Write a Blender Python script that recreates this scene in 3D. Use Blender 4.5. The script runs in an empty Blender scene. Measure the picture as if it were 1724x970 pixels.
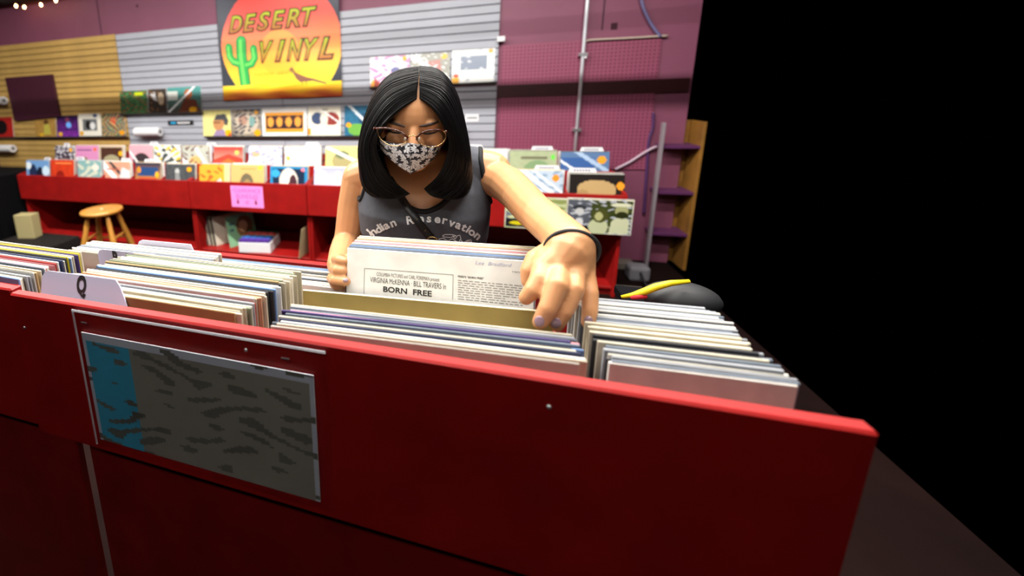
import bpy, bmesh, math, random
import numpy as np
from mathutils import Vector, Matrix
from mathutils.bvhtree import BVHTree

R = random.Random(7)
SC = bpy.context.scene
COL = SC.collection

# ------------------------------------------------------------------ camera
FP = 690.0                       # focal length in pixels of the 1724 px wide frame
CX, CY = 560.0, 301.0            # the lens axis in that frame
def _axes():
    X = -np.array([-1560 - CX, 249 - CY, FP]); D = np.array([690 - CX, 3581 - CY, FP])
    D /= np.linalg.norm(D); X -= (X @ D) * D; X /= np.linalg.norm(X)
    Z = -D; Y = np.cross(Z, X)
    return np.stack([X, Y, Z])
AX = _axes()
CAM = np.array([0.0, 0.0, 1.5])
cd = bpy.data.cameras.new('camera'); cam = bpy.data.objects.new('camera', cd); COL.objects.link(cam)
right, down, fwd = AX[:, 0], AX[:, 1], AX[:, 2]
cam.matrix_world = Matrix(((right[0], -down[0], -fwd[0], CAM[0]), (right[1], -down[1], -fwd[1], CAM[1]),
                           (right[2], -down[2], -fwd[2], CAM[2]), (0, 0, 0, 1)))
cd.sensor_width = 36; cd.lens = FP * 36 / 1724
cd.shift_x = (862 - CX) / 1724; cd.shift_y = -(485 - CY) / 1724
cd.clip_start = 0.02
cd.dof.use_dof = True; cd.dof.focus_distance = 0.86; cd.dof.aperture_fstop = 1.9
SC.camera = cam

# ------------------------------------------------------------------ world, light, exposure
w = bpy.data.worlds.new('World'); SC.world = w; w.use_nodes = True
w.node_tree.nodes['Background'].inputs[0].default_value = (0, 0, 0, 1)
SC.view_settings.view_transform = 'Standard'; SC.view_settings.look = 'None'
SC.view_settings.gamma = 1; SC.view_settings.exposure = 0.25
SC.view_settings.use_curve_mapping = False
TUBES = [  # (x centre, y, z, length, watts) fluorescent strips on the ceiling
    (0.2, 1.75, 3.08, 2.4, 112), (-2.35, 1.75, 3.08, 2.4, 125), (-4.75, 1.75, 3.08, 2.0, 45),
    (0.0, 0.50, 3.12, 2.4, 58), (-2.5, 0.50, 3.12, 2.4, 40), (-0.4, -1.1, 3.12, 2.4, 15),  # the last one is an unseen lamp added behind the camera as front fill
]

# ------------------------------------------------------------------ helpers
def ray(px, py): return AX @ np.array([px - CX, py - CY, FP])
def at(px, py, Y):
    r = ray(px, py); return Vector(CAM + r * ((Y - CAM[1]) / r[1]))
def atz(px, py, Z):
    r = ray(px, py); return Vector(CAM + r * ((Z - CAM[2]) / r[2]))
def lin(c):
    return tuple((v / 12.92 if v <= .04045 else ((v + .055) / 1.055) ** 2.4) for v in c)
def hx(s): return lin(tuple(int(s[i:i + 2], 16) / 255 for i in (0, 2, 4)))

MATS = {}
def mat(name, color=(.5, .5, .5), rough=.5, metal=0, coat=0, emit=None, es=0, noise=0, nscale=30, alpha=1, sss=0, bump=0, attr=None, objcol=False, trans=0, spec=.5):
    if name in MATS: return MATS[name]
    m = bpy.data.materials.new(name); m.use_nodes = True; nt = m.node_tree; b = nt.nodes['Principled BSDF']
    I = b.inputs
    I['Roughness'].default_value = rough; I['Metallic'].default_value = metal
    I['Coat Weight'].default_value = coat; I['Coat Roughness'].default_value = .15
    I['Specular IOR Level'].default_value = spec
    c = tuple(color) + (1,)
    src = None
    if attr:
        n = nt.nodes.new('ShaderNodeAttribute'); n.attribute_name = attr; src = n.outputs['Color']
    elif objcol:
        n = nt.nodes.new('ShaderNodeObjectInfo'); src = n.outputs['Color']
    if noise or bump:
        tc = nt.nodes.new('ShaderNodeTexCoord'); nz = nt.nodes.new('ShaderNodeTexNoise')
        nz.inputs['Scale'].default_value = nscale; nz.inputs['Detail'].default_value = 5
        nt.links.new(tc.outputs['Object'], nz.inputs['Vector'])
        if noise:
            mx = nt.nodes.new('ShaderNodeMix'); mx.data_type = 'RGBA'; mx.blend_type = 'MULTIPLY'
            mr = nt.nodes.new('ShaderNodeMapRange'); mr.inputs[1].default_value = .3; mr.inputs[2].default_value = .7
            mr.inputs[3].default_value = 1 - noise; mr.inputs[4].default_value = 1.0
            nt.links.new(nz.outputs['Fac'], mr.inputs[0])
            mx.inputs[0].default_value = 1
            if src: nt.links.new(src, mx.inputs[6])
            else: mx.inputs[6].default_value = c
            nt.links.new(mr.outputs[0], mx.inputs[7]); src = mx.outputs[2]
        if bump:
            bp = nt.nodes.new('ShaderNodeBump'); bp.inputs['Strength'].default_value = bump; bp.inputs['Distance'].default_value = .002
            nt.links.new(nz.outputs['Fac'], bp.inputs['Height']); nt.links.new(bp.outputs[0], I['Normal'])
    if src: nt.links.new(src, I['Base Color'])
    else: I['Base Color'].default_value = c
    if emit: I['Emission Color'].default_value = tuple(emit) + (1,); I['Emission Strength'].default_value = es
    if sss:
        I['Subsurface Weight'].default_value = sss; I['Subsurface Radius'].default_value = (.9, .35, .2); I['Subsurface Scale'].default_value = .006
    if alpha < 1: I['Alpha'].default_value = alpha
    if trans: I['Transmission Weight'].default_value = trans; I['IOR'].default_value = 1.05
    MATS[name] = m
    return m

def link(name, me, m=None, parent=None, loc=None, smooth=False):
    o = bpy.data.objects.new(name, me); COL.objects.link(o)
    if m is not None and me is not None:
        if not isinstance(m, (list, tuple)): m = [m]
        if not len(me.materials):
            for k in m: me.materials.append(k)
    if parent: o.parent = parent
    if loc is not None: o.location = loc
    if smooth and me is not None:
        me.polygons.foreach_set('use_smooth', [True] * len(me.polygons))
    return o
def empty(name, loc=(0, 0, 0), rz=0):
    o = bpy.data.objects.new(name, None); COL.objects.link(o); o.location = loc; o.rotation_euler = (0, 0, rz); o.empty_display_size = .05
    return o
def tag(o, label=None, cat=None, group=None, kind=None):
    if label: o['label'] = label
    if cat: o['category'] = cat
    if group: o['group'] = group
    if kind: o['kind'] = kind
    return o

class B:
    """collects shapes into one mesh"""
    def __init__(s): s.v = []; s.f = []; s.mi = []
    def add(s, vs, fs, mi=0):
        n = len(s.v); s.v += [tuple(v) for v in vs]; s.f += [tuple(i + n for i in f) for f in fs]; s.mi += [mi] * len(fs); return s
    def box(s, x0, x1, y0, y1, z0, z1, mi=0, M=None):
        vs = [Vector((x, y, z)) for x in (x0, x1) for y in (y0, y1) for z in (z0, z1)]
        if M is not None: vs = [M @ v for v in vs]
        return s.add(vs, [(0, 1, 3, 2), (4, 6, 7, 5), (0, 4, 5, 1), (2, 3, 7, 6), (0, 2, 6, 4), (1, 5, 7, 3)], mi)
    def tube(s, pts, rad, n=8, mi=0, caps=True, closed=False, flat=1.0, up=None):
        pts = [Vector(p) for p in pts]; L = len(pts)
        if not isinstance(rad, (list, tuple)): rad = [rad] * L
        rings = []; prev = None
        for i, p in enumerate(pts):
            if closed: t = pts[(i + 1) % L] - pts[i - 1]
            else: t = pts[min(i + 1, L - 1)] - pts[max(i - 1, 0)]
            t.normalize()
            if prev is None:
                a = Vector(up) if up is not None else (Vector((0, 0, 1)) if abs(t.z) < .9 else Vector((1, 0, 0)))
                u = a - a.dot(t) * t
            else: u = prev - prev.dot(t) * t
            if u.length < 1e-6: u = t.orthogonal()
            u.normalize(); prev = u; v = t.cross(u)
            rings.append([p + (u * math.cos(2 * math.pi * k / n) + v * math.sin(2 * math.pi * k / n) * flat) * rad[i] for k in range(n)])
        vs = [q for r in rings for q in r]; fs = []
        for i in range(L if closed else L - 1):
            j = (i + 1) % L
            for k in range(n): fs.append((i * n + k, i * n + (k + 1) % n, j * n + (k + 1) % n, j * n + k))
        if caps and not closed: fs += [tuple(range(n))[::-1], tuple((L - 1) * n + k for k in range(n))]
        return s.add(vs, fs, mi)
    def capsule(s, pts, rad, n=12):
        """tapered tube with rounded ends (closed)"""
        pts = [Vector(p) for p in pts]; rad = list(rad)
        a = (pts[0] - pts[1]).normalized(); b = (pts[-1] - pts[-2]).normalized()
        P = []; Q = []
        for k in (.999, .9, .65, .35):
            P.append(pts[0] + a * rad[0] * k); Q.append(rad[0] * math.sqrt(1 - k * k))
        P += pts; Q += rad
        for k in (.35, .65, .9, .999):
            P.append(pts[-1] + b * rad[-1] * k); Q.append(rad[-1] * math.sqrt(1 - k * k))
        return s.tube(P, Q, n)
    def ball(s, c, r, M=None, nu=20, nv=12, mi=0):
        c = Vector(c); r = Vector(r) if not isinstance(r, (int, float)) else Vector((r, r, r))
        vs = []
        for j in range(nv + 1):
            th = math.pi * j / nv
            for i in range(nu):
                ph = 2 * math.pi * i / nu
                p = Vector((r.x * math.sin(th) * math.cos(ph), r.y * math.sin(th) * math.sin(ph), r.z * math.cos(th)))
                if j in (0, nv): p = Vector((1e-5 * math.cos(ph), 1e-5 * math.sin(ph), p.z))
                vs.append(c + (M @ p if M is not None else p))
        fs = [(j * nu + i, (j + 1) * nu + i, (j + 1) * nu + (i + 1) % nu, j * nu + (i + 1) % nu) for j in range(nv) for i in range(nu)]
        fs += [tuple(range(nu)), tuple(nv * nu + i for i in range(nu))[::-1]]
        return s.add(vs, fs, mi)
    def loft(s, rings, n=32, e=2.0, mi=0):
        """rings (cx,cy,cz,rx,ry): stacked super-ellipses"""
        vs = []
        for (cx, cy, cz, rx, ry) in rings:
            for k in range(n):
                a = 2 * math.pi * k / n; c_, s_ = math.cos(a), math.sin(a)
                vs.append((cx + rx * math.copysign(abs(c_) ** (2 / e), c_), cy + ry * math.copysign(abs(s_) ** (2 / e), s_), cz))
        L = len(rings); fs = []
        for i in range(L - 1):
            for k in range(n): fs.append((i * n + k, i * n + (k + 1) % n, (i + 1) * n + (k + 1) % n, (i + 1) * n + k))
        fs += [tuple(range(n))[::-1], tuple((L - 1) * n + k for k in range(n))]
        return s.add(vs, fs, mi)
    def prism(s, poly, y0, y1, mi=0):
        """polygon in x,z pushed from y0 to y1"""
        n = len(poly)
        vs = [(x, y0, z) for x, z in poly] + [(x, y1, z) for x, z in poly]
        fs = [tuple(range(n)), tuple(range(n, 2 * n))[::-1]] + [(i, i + n, (i + 1) % n + n, (i + 1) % n) for i in range(n)]
        return s.add(vs, fs, mi)
    def mesh(s, name='m', fix=False):
        me = bpy.data.meshes.new(name); me.from_pydata(s.v, [], s.f)
        if any(s.mi): me.polygons.foreach_set('material_index', s.mi)
        if fix:
            bm = bmesh.new(); bm.from_mesh(me); bmesh.ops.recalc_face_normals(bm, faces=bm.faces); bm.to_mesh(me); bm.free()
        me.update(); return me
    def build(s, name, m, parent=None, smooth=False, loc=None, fix=True):
        return link(name, s.mesh(name, fix), m, parent, loc, smooth)

def bevbox(sx, sy, sz, b=.002, seg=1, base=True):
    """bevelled box mesh, origin at the bottom centre"""
    bm = bmesh.new(); bmesh.ops.create_cube(bm, size=1)
    for v in bm.verts: v.co = Vector((v.co.x * sx, v.co.y * sy, v.co.z * sz + (sz / 2 if base else 0)))
    if b: bmesh.ops.bevel(bm, geom=list(bm.edges), offset=b, segments=seg, affect='EDGES', profile=.5)
    me = bpy.data.meshes.new('box'); bm.to_mesh(me); bm.free(); return me

def board(name, x0, x1, y0, y1, z0, z1, m, parent, b=.002):
    me = bevbox(x1 - x0, y1 - y0, z1 - z0, b)
    o = link(name, me, m, parent, ((x0 + x1) / 2, (y0 + y1) / 2, z0)); return o

def modified(me, mods):
    o = bpy.data.objects.new('tmp', me); COL.objects.link(o)
    for t, kw in mods:
        md = o.modifiers.new(t, t)
        for k, v in kw.items(): setattr(md, k, v)
    dg = bpy.context.evaluated_depsgraph_get(); dg.update()
    r = bpy.data.meshes.new_from_object(o.evaluated_get(dg))
    bpy.data.objects.remove(o); r.materials.clear(); return r
def remesh(b, voxel, it=6, fac=.5):
    return modified(b.mesh('r', fix=False), [('REMESH', dict(mode='VOXEL', voxel_size=voxel, adaptivity=0)), ('SMOOTH', dict(factor=fac, iterations=it))])

def text_mesh(s, size, bold=0.0, shear=0.0, align='CENTER', sx=1.0, space=1.0):
    """flat lettering in the x,z plane facing -y (y = 0)"""
    c = bpy.data.curves.new('t', 'FONT'); c.body = s; c.size = size; c.align_x = align; c.offset = bold; c.shear = shear; c.space_character = space
    c.resolution_u = 3
    o = bpy.data.objects.new('t', c); COL.objects.link(o)
    dg = bpy.context.evaluated_depsgraph_get(); dg.update()
    me = bpy.data.meshes.new_from_object(o.evaluated_get(dg))
    bpy.data.objects.remove(o); bpy.data.curves.remove(c)
    vs = [(v.co.x * sx, 0, v.co.y) for v in me.vertices]; fs = [tuple(p.vertices) for p in me.polygons]
    bpy.data.meshes.remove(me)
    return vs, fs

# painted flat print: colour attribute on a grid
def inell(u, v, cx, cy, rx, ry): return ((u - cx) / rx) ** 2 + ((v - cy) / ry) ** 2 < 1
def inpoly(u, v, P):
    c = False; n = len(P)
    for i in range(n):
        x1, y1 = P[i]; x2, y2 = P[i - 1]
        if (y1 > v) != (y2 > v) and u < (x2 - x1) * (v - y1) / (y2 - y1) + x1: c = not c
    return c
def paint(u, v, spec, rnd):
    col = spec[0]
    if isinstance(col[0], tuple):
        a, b = col; col = tuple(a[i] * (1 - v) + b[i] * v for i in range(3))
    for sh in spec[1:]:
        k = sh[0]
        if k == 'r' and sh[1] <= u <= sh[3] and sh[2] <= v <= sh[4]: col = sh[5]
        elif k == 'e' and inell(u, v, *sh[1:5]): col = sh[5]
        elif k == 'p' and inpoly(u, v, sh[1]): col = sh[2]
        elif k == 's':   # diagonal stripe
            d = (u * math.cos(sh[1]) + v * math.sin(sh[1]) - sh[2])
            if abs(d) < sh[3]: col = sh[4]
        elif k == 'n':   # mottling of the print
            g = 1 + sh[1] * (math.sin(u * 23 + math.sin(v * 17) * 2) * math.sin(v * 29 + u * 7) + .6 * (rnd.random() - .5))
            col = tuple(max(0, c * g) for c in col)
        elif k == 'x':   # scattered blotches
            if math.sin(u * sh[1] + 3 * math.sin(v * sh[2])) * math.sin(v * sh[1] * 1.3 + 2 * math.sin(u * sh[2])) > sh[3]: col = sh[4]
    return col

def printed_box(wd, ht, th, spec, n=30, seed=1):
    """sleeve: box, origin bottom centre, front face (-y) is a painted grid"""
    rnd = random.Random(seed)
    vs = []; fs = []; mi = []; cols = []
    for j in range(n + 1):
        for i in range(n + 1): vs.append((wd * (i / n - .5), -th / 2, ht * j / n))
    for j in range(n):
        for i in range(n):
            a = j * (n + 1) + i; fs.append((a, a + 1, a + n + 2, a + n + 1)); mi.append(1)
            cols.append(paint((i + .5) / n, (j + .5) / n, spec, rnd))
    o = len(vs); x, y, z = wd / 2, th / 2, ht
    vs += [(-x, -y, 0), (x, -y, 0), (x, y, 0), (-x, y, 0), (-x, -y, z), (x, -y, z), (x, y, z), (-x, y, z)]
    for f in ((0, 3, 2, 1), (4, 5, 6, 7), (1, 2, 6, 5), (0, 4, 7, 3), (2, 3, 7, 6)):
        fs.append(tuple(o + k for k in f)); mi.append(0); cols.append((.5, .5, .5))
    me = bpy.data.meshes.new('sleeve'); me.from_pydata(vs, [], fs); me.polygons.foreach_set('material_index', mi)
    ca = me.color_attributes.new('Col', 'FLOAT_COLOR', 'CORNER')
    buf = []
    for c_ in cols: buf += (list(c_) + [1.0]) * 4
    ca.data.foreach_set('color', buf); me.update(); return me

# ------------------------------------------------------------------ shared materials
PURPLE = mat('purple_wall_paint', hx('82475f'), .55, noise=.12, nscale=2.5, bump=.1)
REDP = mat('red_painted_wood', hx('9a1210'), .48, noise=.25, nscale=9, bump=.08, coat=.04, spec=.35)
DKRED = mat('dark_red_painted_wood', hx('8c1212'), .45, noise=.3, nscale=9)
PRINT = mat('printed_sleeve', rough=.32, coat=.35, attr='Col')
EDGE = mat('sleeve_card', rough=.6, objcol=True, noise=.22, nscale=14)
WHITE = mat('white_card', (.78, .78, .8), .5)
BLACK = mat('black_plastic', (.012, .012, .014), .45)
INK = mat('black_ink', (.02, .02, .022), .6)
GREYINK = mat('grey_ink', (.12, .12, .12), .7)
STEEL = mat('brushed_steel', (.6, .6, .62), .35, metal=.9)

# ------------------------------------------------------------------ setting
WY = 3.9
def structure(name, b, m): return tag(b.build(name, m), kind='structure')
structure('floor', B().box(-6.3, 1.62, .3, 4.0, -.05, 0), mat('dark_floor', hx('1c0d0b'), .9, spec=.1, noise=.5, nscale=3))
structure('ceiling', B().box(-6.3, 1.7, -2.0, 4.0, 3.3, 3.36), mat('ceiling_paint', (.5, .47, .42), .8))
wb = structure('wall_back', B().box(-6.3, 1.62, WY, WY + .08, 0, 3.3), PURPLE)
for x in (-4.02, .99):      # dark seams between the wall boards
    z0 = 2.24 if x < 0 else 1.9
    tag(B().box(x - .006, x + .006, WY - .004, WY + .001, z0, 3.0).build('seam', mat('seam_dark', hx('4a2036'), .7), wb))
structure('wall_left', B().box(-6.3, -6.2, 0.5, WY, 0, 3.3), mat('dark_wall_paint', hx('2a1420'), .7))

# slatted display panels
def slat_profile(x0, x1, z0, z1):
    g = .009; b = B()
    me = bevbox(x1 - x0, .018, z1 - z0 - g, .002)
    return me
def slatwall(label, x0, x1, zt, n, m, mg):
    e = empty('slatwall_panel', ((x0 + x1) / 2, WY - .01, zt - n * .0705)); tag(e, label, 'wall panel', 'slatted wall panels')
    B().box(-(x1 - x0) / 2, (x1 - x0) / 2, -.002, .006, 0, n * .0705).build('backing', mg, e)
    me = bevbox(x1 - x0, .016, .0625, .0022)
    me.materials.append(m)
    for k in range(n):
        o = bpy.data.objects.new('slat', me); COL.objects.link(o); o.parent = e; o.location = (0, -.010, k * .0705 + .004)
GREYS = mat('grey_slat_paint', hx('a9acb6'), .5, noise=.06, nscale=3)
YELS = mat('tan_slat_wood', hx('c9a35c'), .5, noise=.2, nscale=4)
slatwall('tan wood slatted wall panel at the far left', -6.1, -3.81, 2.243, 26, YELS, mat('tan_slat_gap', hx('5a4424'), .7))
slatwall('grey slatted wall panel behind the sunset banner, left half', -3.80, -1.79, 2.236, 26, GREYS, mat('grey_slat_gap', hx('5d5f6b'), .7))
slatwall('grey slatted wall panel behind the three uppermost albums, right half', -1.785, .234, 2.236, 26, GREYS, MATS['grey_slat_gap'])

# pegboard on the right
def pegboard():
    m = bpy.data.materials.new('pegboard'); m.use_nodes = True; nt = m.node_tree; b = nt.nodes['Principled BSDF']
    tc = nt.nodes.new('ShaderNodeTexCoord'); sp = nt.nodes.new('ShaderNodeSeparateXYZ'); nt.links.new(tc.outputs['Object'], sp.inputs[0])
    def mth(op, a, c=None):
        n = nt.nodes.new('ShaderNodeMath'); n.operation = op
        for i, v in enumerate((a, c)):
            if v is None: continue
            if isinstance(v, (int, float)): n.inputs[i].default_value = v
            else: nt.links.new(v, n.inputs[i])
        return n.outputs[0]
    d = []
    for ax in ('X', 'Z'):
        fr = mth('FRACT', mth('MULTIPLY', sp.outputs[ax], 1 / .0285)); d.append(mth('POWER', mth('SUBTRACT', fr, .5), 2.0))
    hole = mth('LESS_THAN', mth('ADD', d[0], d[1]), .045)
    mx = nt.nodes.new('ShaderNodeMix'); mx.data_type = 'RGBA'; nt.links.new(hole, mx.inputs[0])
    mx.inputs[6].default_value = hx('8c445e') + (1,); mx.inputs[7].default_value = hx('4f1c33') + (1,)
    nt.links.new(mx.outputs[2], b.inputs['Base Color']); b.inputs['Roughness'].default_value = .5
    return m
PEG = pegboard()
tag(B().box(-.565, .565, -.006, .006, -.52, .52).build('pegboard_panel', PEG, loc=(.826, WY - .008, 1.31)), 'purple painted pegboard full of small holes behind the pipe', 'pegboard')

tag(B().box(.24, 1.60, WY - .022, WY - .0145, 1.40, 1.505).build('wall_strip_1', mat('dark_maroon_strip', hx('3a0a10'), .5)), kind='structure')  # thin flat strip of dark maroon across the pegboard

# dark beam with string lights, top left
bm_ = tag(B().box(-6.2, -3.2, WY - .16, WY - .02, 2.70, 2.86).build('ceiling_beam', mat('dark_wood_beam', hx('20140f'), .7, noise=.4, nscale=8)), 'dark wooden beam under the ceiling above the tan slats', 'beam')
sl = empty('string_lights', (-5.0, WY - .18, 2.70)); tag(sl, 'string of small warm lights on the dark beam', 'string lights')
pts = [(-1.0 + k * .1, 0, .03 * math.sin(k * 1.3)) for k in range(21)]
B().tube(pts, .004, 6).build('cord', BLACK, sl)
BULB = mat('warm_bulb', (1, .7, .35), .4, emit=(1, .55, .2), es=25)
for (px, py) in [(27, 10), (41, 12), (69, 8), (94, 1)]:
    p = at(px, py, WY - .18) - sl.location
    b = B().ball(p, (.013, .013, .018), nu=10, nv=8); o = b.build('bulb', BULB, sl, True)
    B().tube([p + Vector((0, 0, .015)), p + Vector((0, 0, .04))], .008, 8).build('socket', BLACK, o)

# ceiling lamps
TUBEM = mat('lit_tube', (1, 1, 1), .5, emit=(1, .97, .92), es=6)
FIXT = mat('white_lamp_housing', (.75, .75, .75), .5)
for i, (x, y, z, L, W) in enumerate(TUBES):
    e = empty('ceiling_lamp', (x, y, z)); tag(e, 'long fluorescent strip lamp on the ceiling ' + ['between the shopper and the wall', 'above the wooden stool', 'above the dark left corner', 'above the front record bin', 'left of the front record bin', 'behind the viewer, unseen and added as weak front fill'][i], 'ceiling lamp', 'ceiling lamps')
    B().box(-L / 2, L / 2, -.07, .07, .03, .09).build('housing', FIXT, e)
    B().box(-.02, .02, -.02, .02, .09, 3.3 - z).build('hanger', FIXT, e)
    for s in (-.03, .03): B().tube([(-L / 2, s, .012), (L / 2, s, .012)], .012, 10).build('tube', TUBEM, e, True)
    ld = bpy.data.lights.new('lamp_light', 'AREA'); ld.shape = 'RECTANGLE'; ld.size = L; ld.size_y = .07; ld.energy = W; ld.color = (1, .96, .90)
    lo = bpy.data.objects.new('lamp_light', ld); COL.objects.link(lo); lo.parent = e; lo.location = (0, 0, -.004)
# unseen pipe added below the ceiling to cast the shadow bands on the wall
dz = 2.40
pr = B().tube([(-4.6, 2.62, dz), (1.65, 2.62, dz)], .038, 14)
pr.build('shadow_pipe', mat('dark_pipe', (.05, .04, .04), .6), smooth=True)
tag(bpy.data.objects['shadow_pipe'], 'unseen dark pipe added below the ceiling to cast a shadow band on the wall', 'pipe')

# ------------------------------------------------------------------ banner
BY = WY - .05
def bwave(x, z): return BY + .008 * math.sin(x * 7 + z * 2) + .006 * math.sin(z * 9 + x * 3)
bc = at(470, 76, BY); brx = (at(571, 70, BY) - at(369, 70, BY)).x / 2; brz = brx * .94
bx0, bx1 = at(364, 20, BY).x, at(574, 100, BY).x; bz0, bz1 = at(470, 166, BY).z, 2.56
sandz = at(470, 141, BY).z
def banner_col(x, z):
    u = (x - bc.x) / brx; v = (z - bc.z) / brz
    if z < sandz:
        t = (sandz - z) / (sandz - bz0); n_ = .12 * math.sin(x * 14 + 2 * math.sin(z * 30)); t = min(1, max(0, t + n_))
        if t < .08: return hx('f2e23a')
        a, b = (hx('ffe02a'), hx('f8a41e')) if t < .6 else (hx('f2902a'), hx('b8401c'))
        k = t / .6 if t < .6 else (t - .6) / .4
        return tuple(a[i] * (1 - k) + b[i] * k for i in range(3))
    if u * u + v * v < 1:
        st = [(1.0, hx('e8322e')), (.45, hx('f4564a')), (.05, hx('fb8a52')), (-.3, hx('ffbe38')), (-.65, hx('fff238')), (-1, hx('fff02e'))]
        for i in range(len(st) - 1):
            if v >= st[i + 1][0]:
                k = (st[i][0] - v) / (st[i][0] - st[i + 1][0]); c = tuple(st[i][1][j] * (1 - k) + st[i + 1][1][j] * k for j in range(3)); break
        r2 = math.hypot(u * 1.05, v + .12)
        if r2 < .36: c = tuple(c[j] * .5 + hx('ffb23a')[j] * .5 for j in range(3))
        if abs(r2 - .16) < .012 : c = tuple(k * .93 for k in c)
        return c
    g = .9 + .25 * math.sin(x * 11 + z * 5) * math.sin(z * 7)
    return tuple(k * g for k in hx('3a3d4a'))
def banner():
    nx, nz = 170, 150; vs = []; fs = []; cols = []
    for j in range(nz + 1):
        for i in range(nx + 1):
            x = bx0 + (bx1 - bx0) * i / nx; z = bz0 + (bz1 - bz0) * j / nz; vs.append((x, bwave(x, z), z))
    for j in range(nz):
        for i in range(nx):
            a = j * (nx + 1) + i; fs.append((a, a + 1, a + nx + 2, a + nx + 1))
            cols.append(banner_col(bx0 + (bx1 - bx0) * (i + .5) / nx, bz0 + (bz1 - bz0) * (j + .5) / nz))
    me = bpy.data.meshes.new('banner'); me.from_pydata(vs, [], fs)
    ca = me.color_attributes.new('Col', 'FLOAT_COLOR', 'CORNER'); buf = []
    for c_ in cols: buf += (list(c_) + [1.0]) * 4
    ca.data.foreach_set('color', buf)
    return modified(me, [('SOLIDIFY', dict(thickness=.003, offset=1))])
ban = link('banner', banner(), mat('printed_cloth', rough=.5, attr='Col', coat=.1), smooth=True)
tag(ban, 'square cloth banner with sunset disc, cactus and shop lettering', 'banner')
def on_banner(name, vs, fs, m, d, parent=ban, colfn=None):
    V = [(x, bwave(x, z) - d, z) for x, _, z in vs]
    me = bpy.data.meshes.new(name); me.from_pydata(V, [], fs)
    if colfn:
        ca = me.color_attributes.new('Col', 'FLOAT_COLOR', 'POINT'); buf = []
        for x, _, z in vs: buf += list(colfn(x, z)) + [1]
        ca.data.foreach_set('color', buf)
    return link(name, me, m, parent)
GRAD = mat('letter_print', rough=.55, attr='Col')
def banner_word(word, p0, p1, hpx, kern=1.08):
    """letters set between two pixels' places along the baseline"""
    a, b = at(*p0, BY), at(*p1, BY); n = len(word); up = (at(p0[0], p0[1] - hpx, BY) - a).z
    dirv = (b - a)
    for k, ch in enumerate(word):
        o = a + dirv * ((k + .5) / n)
        for bold, m, d, nm in ((.7, MATS['letter_outline'], .006, 'letter_outline'), (.14, GRAD, .009, 'letter')):
            s = up / .72
            vs, fs = text_mesh(ch, s, bold * .09 * s, .22, sx=1.0 if ch not in 'I' else 1.4)
            xs = [v[0] for v in vs]; wd = max(xs) - min(xs); cx = (max(xs) + min(xs)) / 2; tw = dirv.x / n * .86 * (1 if ch != 'I' else .62) + (.034 if bold > .3 else 0)
            V = [(o.x + (v[0] - cx) / wd * tw + v[2] * .12, 0, o.z + v[2] + (dirv.z / dirv.x) * (v[0] - cx) * .8) for v in vs]
            if bold > .3: on_banner(nm, V, fs, m, d)
            else:
                def cf(x, z, z0=o.z):
                    t = max(0, min(1, (z - z0) / up)); A, Bc = hx('b5672a'), hx('b4c422')
                    return tuple(A[i] * (1 - t) + Bc[i] * t for i in range(3))
                on_banner(nm, V, fs, m, d, colfn=cf)
mat('letter_outline', hx('2c1612'), .6)
banner_word('DESERT', (385, 56), (532, 41), 29)
banner_word('VINYL', (436, 104), (561, 97), 34)
# cactus, bird, small words
def blob_line(pts, rads, n=14):
    """flat rounded stroke in x,z"""
    b = B(); P = []
    L = len(pts)
    up = []; dn = []
    for i, (p, r) in enumerate(zip(pts, rads)):
        t = (pts[min(i + 1, L - 1)] - pts[max(i - 1, 0)]); t = Vector((t.x, 0, t.z)).normalized(); nn = Vector((-t.z, 0, t.x))
        up.append(p + nn * r); dn.append(p - nn * r)
    e0 = []; 
    t = (pts[-1] - pts[-2]).normalized(); nn = Vector((-t.z, 0, t.x))
    for k in range(1, 6):
        a = math.pi * k / 6; e0.append(pts[-1] + nn * rads[-1] * math.cos(a) + t * rads[-1] * math.sin(a))
    for i in range(L - 1): b.add([up[i], up[i + 1], dn[i + 1], dn[i]], [(0, 1, 2, 3)])
    cap = [up[-1]] + e0 + [dn[-1]]; b.add(cap, [tuple(range(len(cap)))])
    return b.v, b.f
CG = mat('cactus_green', hx('2fae4e'), .6); CD = mat('cactus_light_green', hx('72dd62'), .6); CK = mat('cactus_dark_green', hx('0d5c46'), .6)
def pxs(l, Y=BY): return [at(*p, Y) for p in l]
pu = (at(471, 76, BY) - at(470, 76, BY)).x
for (l, r) in (([(413, 143), (410, 120), (407, 95), (406, 70)], 8), ([(404, 107), (394, 104), (388, 96), (386, 80)], 5.5), ([(414, 110), (424, 107), (429, 98), (427, 82)], 5.5)):
    vs, fs = blob_line(pxs(l), [r * pu * 1.18] * len(l)); on_banner('cactus_outline', vs, fs, CK, .005)
    vs, fs = blob_line(pxs(l), [r * pu] * len(l)); on_banner('cactus', vs, fs, CG, .0075)
    vs, fs = blob_line(pxs([(x - 1, y) for x, y in l]), [r * pu * .35] * len(l)); on_banner('cactus_highlight', vs, fs, CD, .0095)
BRD = mat('bird_brown', hx('8a5a44'), .6)
bird = [(488, 118), (491, 113), (495, 115), (497, 121), (505, 125), (518, 130), (528, 132), (551, 139), (549, 141), (527, 136), (520, 137), (506, 138), (500, 133), (494, 122), (489, 120)]
vs = [tuple(p) for p in pxs(bird)]
on_banner('bird', vs, [tuple(range(len(vs)))], BRD, .006)
for k in (509, 516): 
    v_ = pxs([(k, 136), (k + 1.2, 136), (k + 1.2, 142), (k, 142)]); on_banner('bird_leg', [tuple(p) for p in v_], [(0, 1, 2, 3)], BRD, .006)
vs, fs = text_mesh('TUCSON  ARIZONA', .045, .0, .2, space=1.5)
o_ = at(466, 126, BY); on_banner('small_lettering', [(o_.x + v[0] * .92, 0, o_.z + v[2] + v[0] * .03) for v in vs], fs, mat('olive_ink', hx('b39a1e'), .6), .006)
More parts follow.
